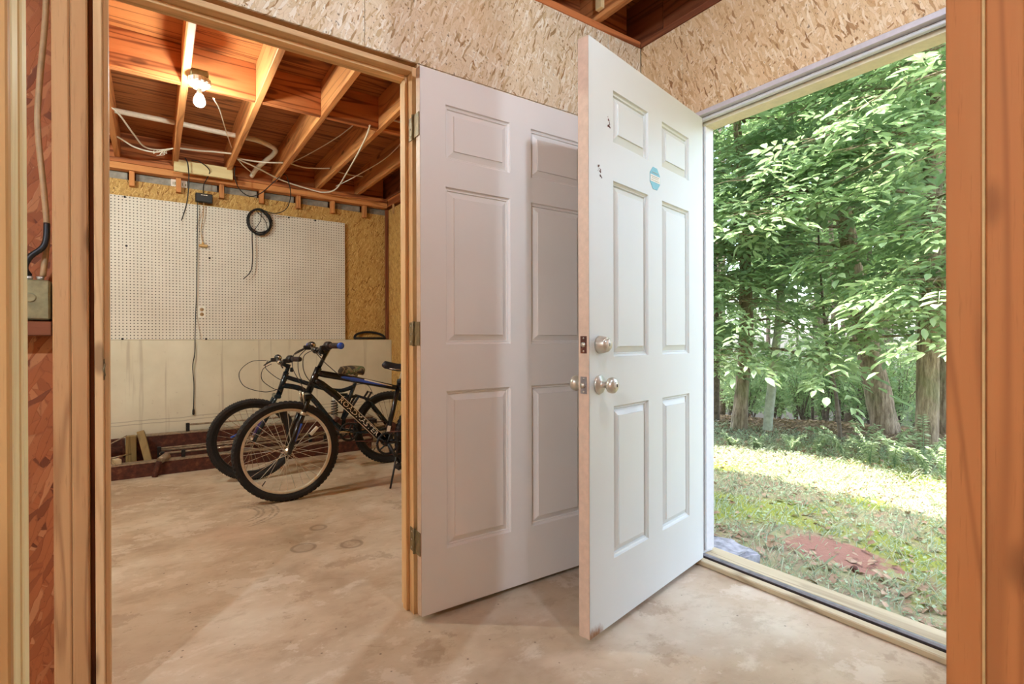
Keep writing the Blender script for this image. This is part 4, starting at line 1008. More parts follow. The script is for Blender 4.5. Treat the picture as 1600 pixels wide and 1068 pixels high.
# fork
crown = V2(0.118, 0.672); fk = MB(); axis = (ht1 - ht0).normalized(); fo = V2(0.0, R1)
fk.box(crown + Vector((-0.025, -0.075, -0.018)), crown + Vector((0.025, 0.075, 0.018)), 0.008)
for l in (-1, 1):
    top = crown + Vector((0.004, 0.06 * l, -0.01)); fk.tube([top + axis * 0.02, crown.lerp(fo, 0.42) + Vector((0.004, 0.06 * l, 0))], 0.0135, 10)
fk1 = obj('fork', fk, M_FRAMEBLK, b1)
for l in (-1, 1):
    obj('fork_leg', MB().tube([crown.lerp(fo, 0.30) + Vector((0.004, 0.06 * l, 0)), crown.lerp(fo, 0.85) + Vector((0.0, 0.06 * l, 0)), fo + Vector((0, 0.062 * l, -0.012))], [0.018, 0.016, 0.012], 12), M_FRAMEBLK, fk1)
    obj('blue_decal', MB().tube([crown.lerp(fo, 0.48) + Vector((0.012, 0.06 * l - 0.009, 0)), crown.lerp(fo, 0.8) + Vector((0.010, 0.06 * l - 0.009, 0))], [0.010, 0.006], 8), M_BLUE if l < 0 else M_PURPLE, fk1)
for l in (-1, 1): obj('stanchion_seal', MB().lathe([(0.019, -0.01), (0.019, 0.01)], crown.lerp(fo, 0.30) + Vector((0.004, 0.06 * l, 0)), axis, 12), M_NICKEL, fk1)
br = MB()
for l in (-1, 1):
    br.tube([crown + Vector((-0.02, 0.045 * l, -0.05)), crown + Vector((-0.03, 0.052 * l, 0.035))], 0.007, 8)
br.tube([crown + Vector((-0.03, -0.055, 0.03)), crown + Vector((-0.035, 0.055, 0.03))], 0.0035, 6)
obj('front_brake', br, M_CHROME, b1)
# stem and handlebar
stt = V2(0.262, 0.985)
obj('stem', MB().tube([ht1 - axis * 0.01, stt], 0.0135, 12).tube([stt - axis * 0.03, V2(0.185, 0.975)], 0.016, 12).lathe([(0.022, -0.022), (0.022, 0.022)], V2(0.180, 0.977), (0, 1, 0), 14), M_FRAMEBLK, b1)
obj('stem_shine', MB().tube([ht1 + axis * 0.02 + Vector((0.011, -0.008, 0)), stt + Vector((0.011, -0.008, 0))], 0.0035, 6), M_CHROME, b1)
def handlebar(root, cx, cz, half, rise, sweep, grip_mat, cap_mat, turn=0.0):
    Rm = Matrix.Rotation(turn, 3, 'Z'); c = V2(cx, cz)
    T = lambda du, l, dz: c + Rm @ Vector((du, l, dz))
    path = [T(sweep, -half, rise), T(sweep * 0.35, -half * 0.5, rise), T(0, -half * 0.2, 0.005), T(0, half * 0.2, 0.005), T(sweep * 0.35, half * 0.5, rise), T(sweep, half, rise)]
    h = obj('handlebar', MB().tube(smooth_path(path, 6), 0.0115, 10), M_FRAMEBLK, root)
    for s in (-1, 1):
        e0, e1 = T(sweep, half * s, rise), T(sweep * 0.62, half * 0.68 * s, rise)
        g = MB().tube([e0 + (e0 - e1) * 0.02, e0.lerp(e1, 0.4), e1], [0.0175, 0.0165, 0.017], 12)
        for k in range(5): g.lathe([(0.0185, -0.004), (0.0185, 0.004)], e0.lerp(e1, 0.12 + 0.16 * k), e1 - e0, 12)
        obj('grip', g, grip_mat, h)
        if cap_mat is not None: obj('grip_end', MB().lathe([(0.019, 0.0), (0.021, 0.012), (0.021, 0.022), (0.0, 0.026)], e0 + (e0 - e1) * 0.02, e0 - e1, 14), cap_mat, h)
        sh = e1.lerp(T(0, half * 0.2 * s, rise), 0.22)
        obj('shifter', MB().lathe([(0.020, -0.028), (0.028, -0.012), (0.028, 0.016), (0.018, 0.03)], sh, e1 - e0, 14), M_BLACK, h)
        lv = MB().box(sh + Rm @ Vector((-0.055, -0.012, -0.03)), sh + Rm @ Vector((0.0, 0.012, 0.0)), 0.005)
        lv.tube([sh + Rm @ Vector((-0.045, 0, -0.02)), sh + Rm @ Vector((-0.075, 0.04 * s, -0.045)), sh + Rm @ Vector((-0.08, 0.10 * s, -0.06))], [0.008, 0.006, 0.005], 8)
        obj('brake_lever', lv, M_BLACK, h)
        obj('lever_clamp', MB().lathe([(0.017, -0.008), (0.017, 0.008)], sh + Rm @ Vector((0, -0.03 * s, 0)), e1 - e0, 12), M_CHROME, h)
    return h
handlebar(b1, 0.180, 0.977, 0.30, 0.032, 0.05, M_GRIP, M_BLUE, 0.10)
cb = [[(0.13, 0.99, 0.14), (0.06, 0.95, 0.10), (0.04, 0.86, 0.03), (0.085, 0.75, -0.02), (0.10, 0.70, -0.03)], [(0.13, 0.98, -0.14), (0.08, 0.94, -0.12), (0.09, 0.84, -0.08), (0.15, 0.76, -0.05), (0.24, 0.735, -0.03)], [(0.14, 0.98, 0.13), (0.08, 0.92, 0.06), (0.08, 0.80, 0.0), (0.14, 0.74, -0.03)], [(0.15, 0.97, -0.12), (0.22, 0.90, -0.06), (0.30, 0.83, -0.028), (0.34, 0.79, -0.026)]]
for c_ in cb: obj('control_cable', MB().tube(smooth_path([V2(a, b, l) for a, b, l in c_], 8), 0.0027, 6), M_CABLE, b1)
obj('seat_post', MB().tube([st1 - (st1 - st0).normalized() * 0.02, V2(0.80, 0.845)], 0.0125, 12), M_CHROME, b1)
obj('seat_clamp', MB().lathe([(0.021, -0.014), (0.021, 0.014)], st1, st1 - st0, 14), M_BLACK, b1)
sd1 = saddle_mesh(0.632, 0.905, 0.865, M_SADDLE, b1)
obj('saddle_rail', MB().tube([V2(0.68, 0.84, -0.022), V2(0.76, 0.828, -0.022), V2(0.86, 0.84, -0.03)], 0.0035, 6).tube([V2(0.68, 0.84, 0.022), V2(0.76, 0.828, 0.022), V2(0.86, 0.84, 0.03)], 0.0035, 6), M_CHROME, sd1)
chainset(bb, rear, b1, -0.045, 0.080)
ce_ = V2(0.735, 0.165, -0.075)
obj('crank_arm', MB().tube([bb + Vector((0, -0.065, 0)), ce_], [0.013, 0.010], 8), M_BLACK, b1)
pedal(ce_ + Vector((0.0, -0.055, -0.01)), b1)
obj('crank_arm', MB().tube([bb + Vector((0, 0.065, 0)), bb * 2 - ce_ + Vector((0, 0, 0))], [0.013, 0.010], 8), M_BLACK, b1)
pedal(bb * 2 - ce_ + Vector((0.0, 0.055, 0)), b1)
obj('kickstand', MB().tube([V2(0.73, 0.29, -0.05), V2(0.685, 0.14, -0.10), V2(0.648, 0.006, -0.12)], [0.008, 0.007, 0.007], 8), M_BLACK, b1)
obj('frame_sticker', MB().box((-0.012, -0.001, -0.03), (0.012, 0.001, 0.03), R=Matrix.Rotation(0.25, 3, 'Y'), c=(0, 0, 0)), M_LETTER, frame1).location += V2(0.672, 0.40, -0.0185)

# rear bicycle ------------------------------------------------------------
ph2 = math.radians(-3)
b2 = thing('bicycle', (0.607, 4.32, 0.0), 'dark teal full-suspension bicycle with a camouflage saddle, behind the black bicycle', 'bicycle', local=True, rotz=ph2)
R2 = 0.305; hub = V2(0, R2); rear = V2(1.05, R2); bb = V2(0.70, 0.30)
bike_wheel(b2, hub, R2, 0.056, M_BLACK, 'front_tyre', refl=False, seed=5); bike_wheel(b2, rear, R2, 0.056, M_BLACK, 'rear_tyre', refl=False, seed=6)
fr = MB(); fr.tube([V2(0.182, 0.63), V2(0.236, 0.80)], 0.021, 12)
fr.tube(smooth_path([V2(0.228, 0.765), V2(0.39, 0.705), V2(0.53, 0.655), V2(0.65, 0.635), V2(0.755, 0.665)], 5), 0.017, 12)
fr.tube(smooth_path([V2(0.205, 0.70), V2(0.34, 0.665), V2(0.44, 0.57), V2(0.55, 0.42), V2(0.66, 0.31)], 5), 0.021, 12)
fr.tube([V2(0.765, 0.70), V2(0.69, 0.50), V2(0.66, 0.40)], 0.016, 12).tube([V2(0.66, 0.31), V2(0.70, 0.60)], 0.015, 10)
fr.tube([V2(0.59, 0.60), V2(0.70, 0.60)], 0.012, 8)
frame2 = obj('frame', fr, M_FRAMETEAL, b2)
sw = MB()
for l in (-1, 1):
    sw.tube([V2(0.66, 0.40, 0.03 * l), V2(0.78, 0.585, 0.045 * l), V2(0.86, 0.555, 0.048 * l), rear + Vector((0, 0.06 * l, 0))], 0.012, 8)
    sw.tube([V2(0.66, 0.31, 0.03 * l), V2(0.82, 0.28, 0.045 * l), rear + Vector((0, 0.06 * l, 0))], 0.011, 8)
sw.tube([V2(0.60, 0.565), V2(0.78, 0.585)], 0.012, 8)
obj('swing_arm', sw, M_FRAMETEAL, b2)
sk = MB(); n_ = 90
sk.tube([V2(0.592 + 0.024 * math.cos(i * 2 * PI * 6 / n_), 0.44 + 0.125 * i / n_, 0.024 * math.sin(i * 2 * PI * 6 / n_) - 0.02) for i in range(n_ + 1)], 0.0045, 6)
shk = obj('shock_spring', sk, M_BLACK, b2)
obj('shock_body', MB().tube([V2(0.592, 0.41, -0.02), V2(0.592, 0.60, -0.02)], 0.014, 10), M_SPRING, b2)
obj('pivot', MB().lathe([(0.022, -0.04), (0.022, 0.04)], V2(0.612, 0.405), (0, 1, 0), 14), M_RUST, b2)
crown = V2(0.165, 0.62); fo = V2(0.0, R2); axis = (V2(0.236, 0.80) - V2(0.182, 0.63)).normalized()
fk = MB().box(crown + Vector((-0.024, -0.075, -0.016)), crown + Vector((0.024, 0.075, 0.016)), 0.007)
for l in (-1, 1): fk.tube([crown + Vector((0, 0.06 * l, 0.015)), crown.lerp(fo, 0.45) + Vector((0, 0.06 * l, 0))], 0.013, 10)
fk2 = obj('fork', fk, M_FRAMETEAL, b2)
for l in (-1, 1): obj('fork_leg', MB().tube([crown.lerp(fo, 0.28) + Vector((0, 0.06 * l, 0)), fo + Vector((0, 0.062 * l, -0.01))], [0.019, 0.013], 12), M_PURPLE if l > 0 else M_FRAMETEAL, fk2)
obj('stanchion_seal', MB().lathe([(0.02, -0.01), (0.02, 0.01)], crown.lerp(fo, 0.28) + Vector((0, -0.06, 0)), axis, 12), M_NICKEL, fk2)
stt = V2(0.255, 0.86)
obj('stem', MB().tube([V2(0.232, 0.79), stt], 0.015, 12).tube([stt - axis * 0.02, V2(0.195, 0.875)], 0.015, 12).box(V2(0.262, 0.80, -0.012), V2(0.285, 0.835, 0.012), 0.004), M_FRAMETEAL, b2)
obj('stem_clamp', MB().lathe([(0.020, -0.02), (0.020, 0.02)], V2(0.19, 0.876), (0, 1, 0), 14), M_CHROME, b2)
handlebar(b2, 0.19, 0.876, 0.30, 0.03, 0.06, M_GRIP, None, 0.12)
cb = [[(0.11, 0.89, 0.12), (0.0, 0.88, 0.14), (-0.08, 0.80, 0.12), (-0.05, 0.70, 0.06), (0.08, 0.655, 0.0), (0.17, 0.67, -0.02)], [(0.12, 0.87, -0.10), (0.06, 0.83, -0.10), (0.06, 0.75, -0.06), (0.14, 0.68, -0.03), (0.20, 0.665, -0.022)], [(0.12, 0.89, 0.12), (0.10, 0.83, 0.08), (0.18, 0.75, 0.0), (0.24, 0.735, -0.02)]]
for c_ in cb: obj('control_cable', MB().tube(smooth_path([V2(a, b, l) for a, b, l in c_], 8), 0.0027, 6), M_CABLE, b2)
obj('control_cable', MB().tube(smooth_path([V2(0.72, 0.64, 0.0), V2(0.78, 0.68, -0.02), V2(0.86, 0.67, -0.03), V2(0.90, 0.59, -0.045)], 6), 0.0025, 6), M_CABLE, b2)
obj('seat_post', MB().tube([V2(0.75, 0.665), V2(0.775, 0.77)], 0.013, 12), M_CHROME, b2)
k = NT('camouflage_fabric'); n = k.noise(k.coord(), 16, 2, 0.5, 0.8)
M_CAMO = k.done(k.ramp(n, [(0.0, srgb(58, 46, 34)), (0.45, srgb(124, 104, 70)), (0.55, srgb(78, 92, 52)), (0.64, srgb(150, 134, 96))], 'CONSTANT'), 0.7)
sd2 = saddle_mesh(0.625, 0.84, 0.80, M_CAMO, b2, wide=0.085, h=0.06, dome=True)
obj('saddle_rail', MB().tube([V2(0.70, 0.765, -0.025), V2(0.75, 0.755, -0.025), V2(0.81, 0.77, -0.03)], 0.004, 6).tube([V2(0.70, 0.765, 0.025), V2(0.75, 0.755, 0.025), V2(0.81, 0.77, 0.03)], 0.004, 6), M_CHROME, sd2)
chainset(bb, rear, b2, -0.045, 0.075)
ce_ = V2(0.55, 0.315, -0.07)
obj('crank_arm', MB().tube([bb + Vector((0, -0.06, 0)), ce_], [0.012, 0.009], 8), M_CHROME, b2); pedal(ce_ + Vector((0, -0.05, 0)), b2)
ce2 = V2(0.85, 0.285, 0.07)
obj('crank_arm', MB().tube([bb + Vector((0, 0.06, 0)), ce2], [0.012, 0.009], 8), M_CHROME, b2); pedal(ce2 + Vector((0, 0.05, 0)), b2)
bk = MB()
for l in (-1, 1): bk.tube([V2(0.845, 0.555, 0.05 * l), V2(0.885, 0.615, 0.05 * l)], 0.009, 8)
bk.tube([V2(0.885, 0.61, -0.055), V2(0.885, 0.61, 0.055)], 0.004, 6)
obj('rear_brake', bk, M_BLACK, b2)

#@@PART3
# ------------------------------------------------------------------ outdoors
def gz(x, y):
    """height of the ground: nearly level by the house, falling away beyond the edge of the woods"""
    x = np.asarray(x, float); y = np.asarray(y, float)
    s = 0.87 * x + 0.49 * y
    d = np.maximum(0.0, s - 7.6)
    z = -0.075 + 0.012 * np.sin(1.7 * x + 0.6 * y) + 0.010 * np.sin(2.9 * y - 1.1 * x) - 0.15 * d * d / (d + 1.2)
    return z - 0.05 * np.clip(2.6 - x, 0, 0.4)

def grid_mesh(name, xs, ys, mat):
    X, Y = np.meshgrid(xs, ys, indexing='ij'); Z = gz(X, Y) + rng.normal(0, 0.004, X.shape)
    v = np.stack([X, Y, Z], -1).reshape(-1, 3); n, m = X.shape
    i = np.arange(n * m).reshape(n, m)
    f = np.stack([i[:-1, :-1], i[1:, :-1], i[1:, 1:], i[:-1, 1:]], -1).reshape(-1, 4)
    me = bpy.data.meshes.new(name); me.from_pydata(v.tolist(), [], f.tolist()); me.update()
    me.polygons.foreach_set('use_smooth', [True] * len(f)); me.materials.append(mat)
    o = bpy.data.objects.new(name, me); COL.objects.link(o); return o
xs = np.concatenate([np.arange(2.205, 9, 0.06), np.arange(9, 42, 0.8)]); ys = np.concatenate([np.arange(-16, -1, 0.6), np.arange(-1, 7, 0.06), np.arange(7, 34, 0.8)])
tag(grid_mesh('ground', xs, ys, M_GROUND), 'grassy red-clay yard sloping off into the woods', 'ground', kind='structure')


def raw_mesh(name, V, Fc, mat, tone=None, parent=None, kind='stuff', loc=(0, 0, 0)):
    """V (n,3), Fc (m,3 or 4) arrays, tone per vertex"""
    me = bpy.data.meshes.new(name)
    k = Fc.shape[1]
    me.vertices.add(len(V)); me.vertices.foreach_set('co', V.astype(np.float32).ravel())
    me.loops.add(Fc.size); me.loops.foreach_set('vertex_index', Fc.astype(np.int32).ravel())
    me.polygons.add(len(Fc)); me.polygons.foreach_set('loop_start', np.arange(0, Fc.size, k, dtype=np.int32))
    if tone is not None:
        a = me.attributes.new('tone', 'FLOAT', 'POINT'); a.data.foreach_set('value', tone.astype(np.float32))
    me.update(calc_edges=True); me.validate(); me.materials.append(mat)
    o = bpy.data.objects.new(name, me); COL.objects.link(o); o.location = loc
    if parent: o.parent = parent
    if kind: o['kind'] = kind
    return o


# ---- a compound leaf: seven folded leaflets on a thin stalk, lying along +x
def compound_leaf(L=0.30, ll=0.125, lw=0.052, pairs=3, droop=0.10, seed=0):
    r = np.random.default_rng(seed); V = []; Fs = []; T = []
    def leaflet(base, ang, ln, wd, t):
        c, s = math.cos(ang), math.sin(ang); d = np.array([c, s, 0]); q = np.array([-s, c, 0]); b = len(V)
        dz = -0.22 * ln
        pts = [base, base + d * ln * 0.28 + q * wd * 0.40 + [0, 0, 0.006], base + d * ln * 0.62 + q * wd * 0.5 + [0, 0, dz * 0.3 + 0.006], base + d * ln + [0, 0, dz],
               base + d * ln * 0.62 - q * wd * 0.5 + [0, 0, dz * 0.3 + 0.006], base + d * ln * 0.28 - q * wd * 0.40 + [0, 0, 0.006], base + d * ln * 0.5 + [0, 0, dz * 0.25 - 0.006]]
        V.extend(pts); T.extend([t] * 7)
        for i in range(6): Fs.append((b + i, b + (i + 1) % 6, b + 6))
    z = lambda x: -droop * (x / L) ** 2
    for i in range(pairs):
        x = L * (0.34 + 0.27 * i); sc = 0.72 + 0.14 * i
        for s in (1, -1):
            leaflet(np.array([x, 0.004 * s, z(x)]), s * (1.05 - 0.12 * i + r.normal(0, 0.08)), ll * sc * r.uniform(0.9, 1.1), lw * sc, r.uniform(0, 1))
    leaflet(np.array([L * 0.98, 0, z(L)]), r.normal(0, 0.1), ll * 1.15, lw * 1.15, r.uniform(0, 1))
    b = len(V); V.extend([np.array([0, 0.003, 0]), np.array([0, -0.003, 0]), np.array([L, 0, z(L)])]); T.extend([0.7] * 3); Fs.append((b, b + 1, b + 2))
    return np.array(V), np.array(Fs), np.array(T)
LEAVES = [compound_leaf(seed=i, pairs=3 if i % 2 else 2, droop=0.07 + 0.03 * i) for i in range(4)]
SMALL = [(v[:, :] * 1.0, f, t) for v, f, t in [compound_leaf(L=0.26, ll=0.15, lw=0.075, pairs=2, seed=9), compound_leaf(L=0.30, ll=0.13, lw=0.07, pairs=3, seed=12)]]


def rot(yaw, pitch, roll):
    cy, sy, cp, sp, cr, sr = np.cos(yaw), np.sin(yaw), np.cos(pitch), np.sin(pitch), np.cos(roll), np.sin(roll)
    R = np.empty((len(yaw), 3, 3))
    R[:, 0, 0] = cy * cp; R[:, 0, 1] = -sy * cr + cy * sp * sr; R[:, 0, 2] = sy * sr + cy * sp * cr
    R[:, 1, 0] = sy * cp; R[:, 1, 1] = cy * cr + sy * sp * sr; R[:, 1, 2] = -cy * sr + sy * sp * cr
    R[:, 2, 0] = -sp; R[:, 2, 1] = cp * sr; R[:, 2, 2] = cp * cr
    return R


def spread(name, kinds, P, yaw, pitch, roll, scale, mat, parent=None, loc=(0, 0, 0), tone_shift=None):
    """many leaves as one mesh"""
    Vs, Fs, Ts = [], [], []; b = 0; R = rot(yaw, pitch, roll); which = rng.integers(0, len(kinds), len(P)); loc = np.array(loc)
    sh = rng.normal(0, 0.16, len(P)) if tone_shift is None else tone_shift
    for k, (v, f, t) in enumerate(kinds):
        m = np.where(which == k)[0]
        if not len(m): continue
        W = np.einsum('nij,vj->nvi', R[m], v) * scale[m][:, None, None] + P[m][:, None, :] - loc
        Vs.append(W.reshape(-1, 3)); nb = len(v)
        Fs.append((f[None] + (np.arange(len(m)) * nb)[:, None, None] + b).reshape(-1, 3)); b += len(m) * nb
        Ts.append(np.clip(t[None] * 0.7 + 0.15 + sh[m][:, None], 0, 1).reshape(-1))
    return raw_mesh(name, np.concatenate(Vs), np.concatenate(Fs), mat, np.concatenate(Ts), parent, loc=tuple(loc * 0))


def sprays(trunk, zlo, zhi, n, length, bias=None, flat=0.12, leafy=1.0, spread_ang=1.0):
    """branches leaving a trunk in flat, slightly drooping fans; returns leaf poses and branch lines"""
    P, YW, PT, lines = [], [], [], []
    tz = np.array([p[2] for p in trunk])
    for i in range(n):
        z0 = zlo + (zhi - zlo) * (i + rng.uniform(0, 1)) / n
        k = min(max(int(np.searchsorted(tz, z0)) - 1, 0), len(trunk) - 2); f = np.clip((z0 - tz[k]) / max(1e-6, tz[k + 1] - tz[k]), 0, 1)
        o = np.array(trunk[k]) * (1 - f) + np.array(trunk[k + 1]) * f
        az = rng.uniform(0, 2 * PI) if bias is None or rng.uniform() > 0.75 else bias + rng.normal(0, spread_ang)
        Lb = length * rng.uniform(0.6, 1.15); d = np.array([math.cos(az), math.sin(az), 0.0]); q = np.array([-d[1], d[0], 0])
        rise = rng.uniform(0.05, 0.30); pts = []
        for j in range(7):
            t = j / 6; pts.append(o + d * Lb * t + q * 0.1 * math.sin(2.2 * t + i) + np.array([0, 0, Lb * (rise * t - (rise + 0.16) * t * t)]))
        lines.append((pts, 0.011 * Lb + 0.004, 0.003))
        nt_ = max(4, int(leafy * Lb * 7))
        for j in range(nt_):
            t = 0.22 + 0.78 * (j + 0.5) / nt_; c = np.array(pts[min(5, int(t * 6))]) + (np.array(pts[min(6, int(t * 6) + 1)]) - np.array(pts[min(5, int(t * 6))])) * (t * 6 - int(t * 6))
            s = 1 if j % 2 else -1; tl = Lb * 0.34 * (1.15 - 0.75 * t) * rng.uniform(0.6, 1.2); ta = az + s * rng.uniform(0.6, 1.1); td = np.array([math.cos(ta), math.sin(ta), -0.12])
            e = c + td * tl; lines.append(([c, (c + e) / 2 + [0, 0, 0.02], e], 0.005, 0.002))
            m = max(2, int(tl / 0.10))
            for a in range(m):
                g = (a + 0.7) / m; P.append(c + td * tl * g + [0, 0, rng.normal(0, 0.02)]); YW.append(ta + (1 if a % 2 else -1) * rng.uniform(0.3, 1.0)); PT.append(rng.normal(0.12, flat + 0.1))
            P.append(e); YW.append(ta); PT.append(0.2)
    return np.array(P), np.array(YW), np.array(PT), lines


def tree(name, label, base, path, radii, zlo, zhi, n, length, bias=None, group=None, leafobjs=0, leaf_scale=1.0, mat=None, bark='bark', leafy=1.0, kinds=None, spread_ang=1.0):
    bx, by = base; bz = float(gz(bx, by)) - 0.05
    t = thing(name, (bx, by, bz), label, 'tree', group)
    pts = [(bx + dx, by + dy, bz + dz) for dx, dy, dz in path]
    sp_ = smooth_path(pts, 5); tt = np.linspace(0, len(radii) - 1, len(sp_)); rr = list(np.interp(tt, np.arange(len(radii)), radii))
    mb = MB(); mb.tube(sp_, rr, 12)
    vs = np.array([tuple(v) for v in mb.v]); vs += rng.normal(0, 0.035, vs.shape) * np.repeat(rr, 12)[:len(vs), None]; mb.v = [tuple(v) for v in vs]
    obj('trunk', mb, bark if not isinstance(bark, str) else M_BARK, t)
    if n:
        P, YW, PT, lines = sprays(pts, zlo, zhi, n, length, bias, leafy=leafy, spread_ang=spread_ang)
        ok = P[:, 0] + 0.244 * P[:, 2] > 5.8 + 0.3 * rng.uniform(-1, 1, len(P)) - 0.42 * np.clip(P[:, 1] - 1.8, 0, 3) - 0.9 * (P[:, 2] < 1.6) * rng.uniform(0, 1, len(P))
        P, YW, PT = P[ok], YW[ok], PT[ok]
        clear = lambda q: q[0] + 0.244 * q[2] > 5.65 - 0.42 * min(max(q[1] - 1.8, 0), 3)
        bmb = MB()
        for ln, r0, r1 in lines:
            ln = [q for q in ln if clear(q)]
            if len(ln) < 2: continue
            bmb.tube(ln, list(np.linspace(r0, r1, len(ln))), 4, caps=False)
        tag(obj('branches', bmb, M_BARK, t), kind='stuff')
        RO = rng.normal(0, 0.28, len(P)); SC = rng.uniform(0.75, 1.2, len(P)) * leaf_scale
        own = np.zeros(len(P), bool)
        if leafobjs:
            v = P - np.array([0, 0, 1.0381]); dep = v @ np.array(_F); lat = (v @ np.array(_R)) / np.maximum(dep, .1); up = v[:, 2] / np.maximum(dep, .1)
            vis = (dep > 1) & (lat > 0.36) & (lat < 0.86) & (up < 0.62) & (up > -0.25)
            idx = np.where(vis)[0]; idx = idx[np.argsort(dep[idx])][:leafobjs]; own[idx] = True
            for i in idx:
                o = bpy.data.objects.new('leaf', LEAF_MESH[int(rng.integers(0, len(LEAF_MESH)))]); COL.objects.link(o); o.parent = t
                o.location = P[i] - ABS[t.name]; o.rotation_euler = (RO[i], PT[i], YW[i]); o.scale = (SC[i],) * 3
        spread('foliage', kinds or LEAVES, P[~own], YW[~own], PT[~own], RO[~own], SC[~own], mat or M_LEAF, t, loc=ABS[t.name])
    return t


LEAF_MESH = []
for v, f, tn in LEAVES:
    for j in range(3):
        o = raw_mesh('leaf', v, f, M_LEAF, np.clip(tn * 0.7 + 0.1 + 0.12 * j, 0, 1)); LEAF_MESH.append(o.data); bpy.data.objects.remove(o)
k = NT('tree_bark'); v = k.coord(); vs = k.scale(v, (1.0, 1.0, 0.16)); nb = k.noise(vs, 34, 4, 0.7); nl = k.noise(v, 3, 3, 0.6)
col = k.ramp(nb, [(0.35, srgb(106, 90, 74)), (0.55, srgb(162, 144, 122)), (0.72, srgb(196, 180, 156))])
col = k.mix(k.math('MULTIPLY', k.step(nl, 0.5, 0.7), 0.4), col, srgb(112, 124, 84)); k.bump(nb, 0.8, 0.015)
M_BARK = k.done(col, 0.85, 0.0, 0.2)
M_BARKPALE = plain('pale_smooth_bark', (176, 180, 158), 0.7, var=0.15, scale=14)
M_BARKDARK = plain('dark_bark', (126, 112, 98), 0.85, var=0.3, scale=20)

W_ = PI                                   # towards the house
tree('hickory_tree', 'leaning brown hickory trunk in the middle of the doorway view', (7.25, 2.60), [(0, 0, 0), (-0.06, 0.10, 0.7), (-0.13, 0.22, 1.45), (-0.20, 0.32, 2.3), (-0.30, 0.45, 3.6), (-0.4, 0.6, 6.5)], [0.155, 0.135, 0.118, 0.10, 0.075, 0.03], 1.4, 5.2, 30, 1.9, W_ + 0.1, leafobjs=290)
tree('furrowed_tree', 'dark furrowed straight trunk just left of the right door jamb', (6.45, 1.96), [(0, 0, 0), (0.02, -0.01, 1.2), (0.05, -0.03, 2.6), (0.10, -0.06, 4.5), (0.12, -0.08, 7)], [0.105, 0.09, 0.082, 0.06, 0.02], 1.05, 5.0, 20, 1.6, W_ + 0.5, leafobjs=200)
tree('mossy_tree', 'broad mossy trunk close behind the dark furrowed trunk', (7.9, 2.18), [(0, 0, 0), (0.03, 0, 1.5), (0.05, 0.02, 3.5), (0.05, 0.03, 8)], [0.26, 0.22, 0.18, 0.05], 1.9, 6.0, 14, 2.0, W_ + 0.6)
tree('twisted_tree', 'brown trunk with a knobby foot left of the pale pole-like tree', (6.05, 3.78), [(0, 0, 0), (0.05, -0.03, 0.6), (0.10, -0.05, 1.3), (0.12, -0.02, 2.4), (0.05, 0.05, 4.2), (0.0, 0.1, 6.8)], [0.105, 0.078, 0.085, 0.065, 0.045, 0.02], 0.75, 5.2, 30, 1.7, W_ + 0.0, leafobjs=200)
tree('pale_tree', 'pale grey-green pole-like trunk without lower branches', (6.15, 3.46), [(0, 0, 0), (0.05, -0.04, 0.7), (0.12, -0.09, 1.5), (0.2, -0.16, 3.0), (0.25, -0.2, 5.8)], [0.055, 0.05, 0.046, 0.035, 0.015], 2.2, 5.6, 12, 1.3, W_, bark=M_BARKPALE)
tree('slim_tree', 'slim dark trunk nearest the white door edge', (6.35, 4.32), [(0, 0, 0), (0.02, 0.0, 1.2), (0.0, 0.04, 3.0), (0.02, 0.05, 6.5)], [0.07, 0.06, 0.05, 0.02], 0.85, 5.2, 20, 1.5, W_ + 0.2, bark=M_BARKDARK, leafobjs=120)
tree('sapling', 'thin forked sapling left of the leaning trunk', (6.35, 2.72), [(0, 0, 0), (-0.03, 0.03, 0.5), (-0.09, 0.10, 1.1), (-0.12, 0.16, 2.0), (-0.16, 0.2, 3.4)], [0.022, 0.019, 0.016, 0.012, 0.005], 1.15, 3.3, 9, 0.8, None, bark=M_BARKDARK)
tree('edge_tree', 'leafy tree at the edge of the lawn, beyond the right door jamb', (5.75, 0.75), [(0, 0, 0), (-0.05, 0.08, 1.5), (-0.12, 0.18, 3.5), (-0.2, 0.3, 5.8)], [0.10, 0.085, 0.06, 0.02], 1.05, 5.4, 22, 1.8, PI / 2 + 0.35, leafobjs=120, spread_ang=0.5)
tree('edge_tree', 'leafy tree at the edge of the lawn, hidden behind the white door', (4.9, 4.9), [(0, 0, 0), (0.05, -0.08, 1.5), (0.1, -0.18, 3.5), (0.1, -0.2, 5.8)], [0.09, 0.075, 0.06, 0.02], 0.9, 5.4, 22, 1.6, -PI / 2 + 0.3, leafobjs=100, spread_ang=0.5)
# deeper woods: bare slim trunks with crowns above, in the gaps between the near trees
BGL = 'slim tree of the deeper woods behind the near trunks'
spots = []
tries = 0
while len(spots) < 30 and tries < 3000:
    tries += 1
    dpt = rng.uniform(8.2, 17.0); lat = rng.uniform(0.34, 0.90); p = np.array(_F) * dpt + np.array(_R) * lat * dpt
    if all((p[0] - q[0]) ** 2 + (p[1] - q[1]) ** 2 > 0.55 for q in spots): spots.append((p[0], p[1], dpt))
for i, (x, y, dpt) in enumerate(spots):
    r0 = rng.uniform(0.03, 0.085) if i % 5 else rng.uniform(0.10, 0.15); hgt = rng.uniform(6.5, 9.5) + (dpt - 8) * 0.45; lx, ly = rng.normal(0, 0.25, 2)
    tree('forest_tree', BGL, (x, y), [(0, 0, 0), (lx * 0.2, ly * 0.2, hgt * 0.25), (lx * 0.6, ly * 0.6, hgt * 0.6), (lx, ly, hgt)], [r0, r0 * 0.85, r0 * 0.6, 0.02], 2.2 + rng.uniform(-0.8, 0.6), hgt * 0.97, 12, 1.9, None, 'trees of the deeper woods', mat=M_LEAFBG, leaf_scale=1.25, bark=M_BARKDARK, kinds=SMALL, leafy=0.8)

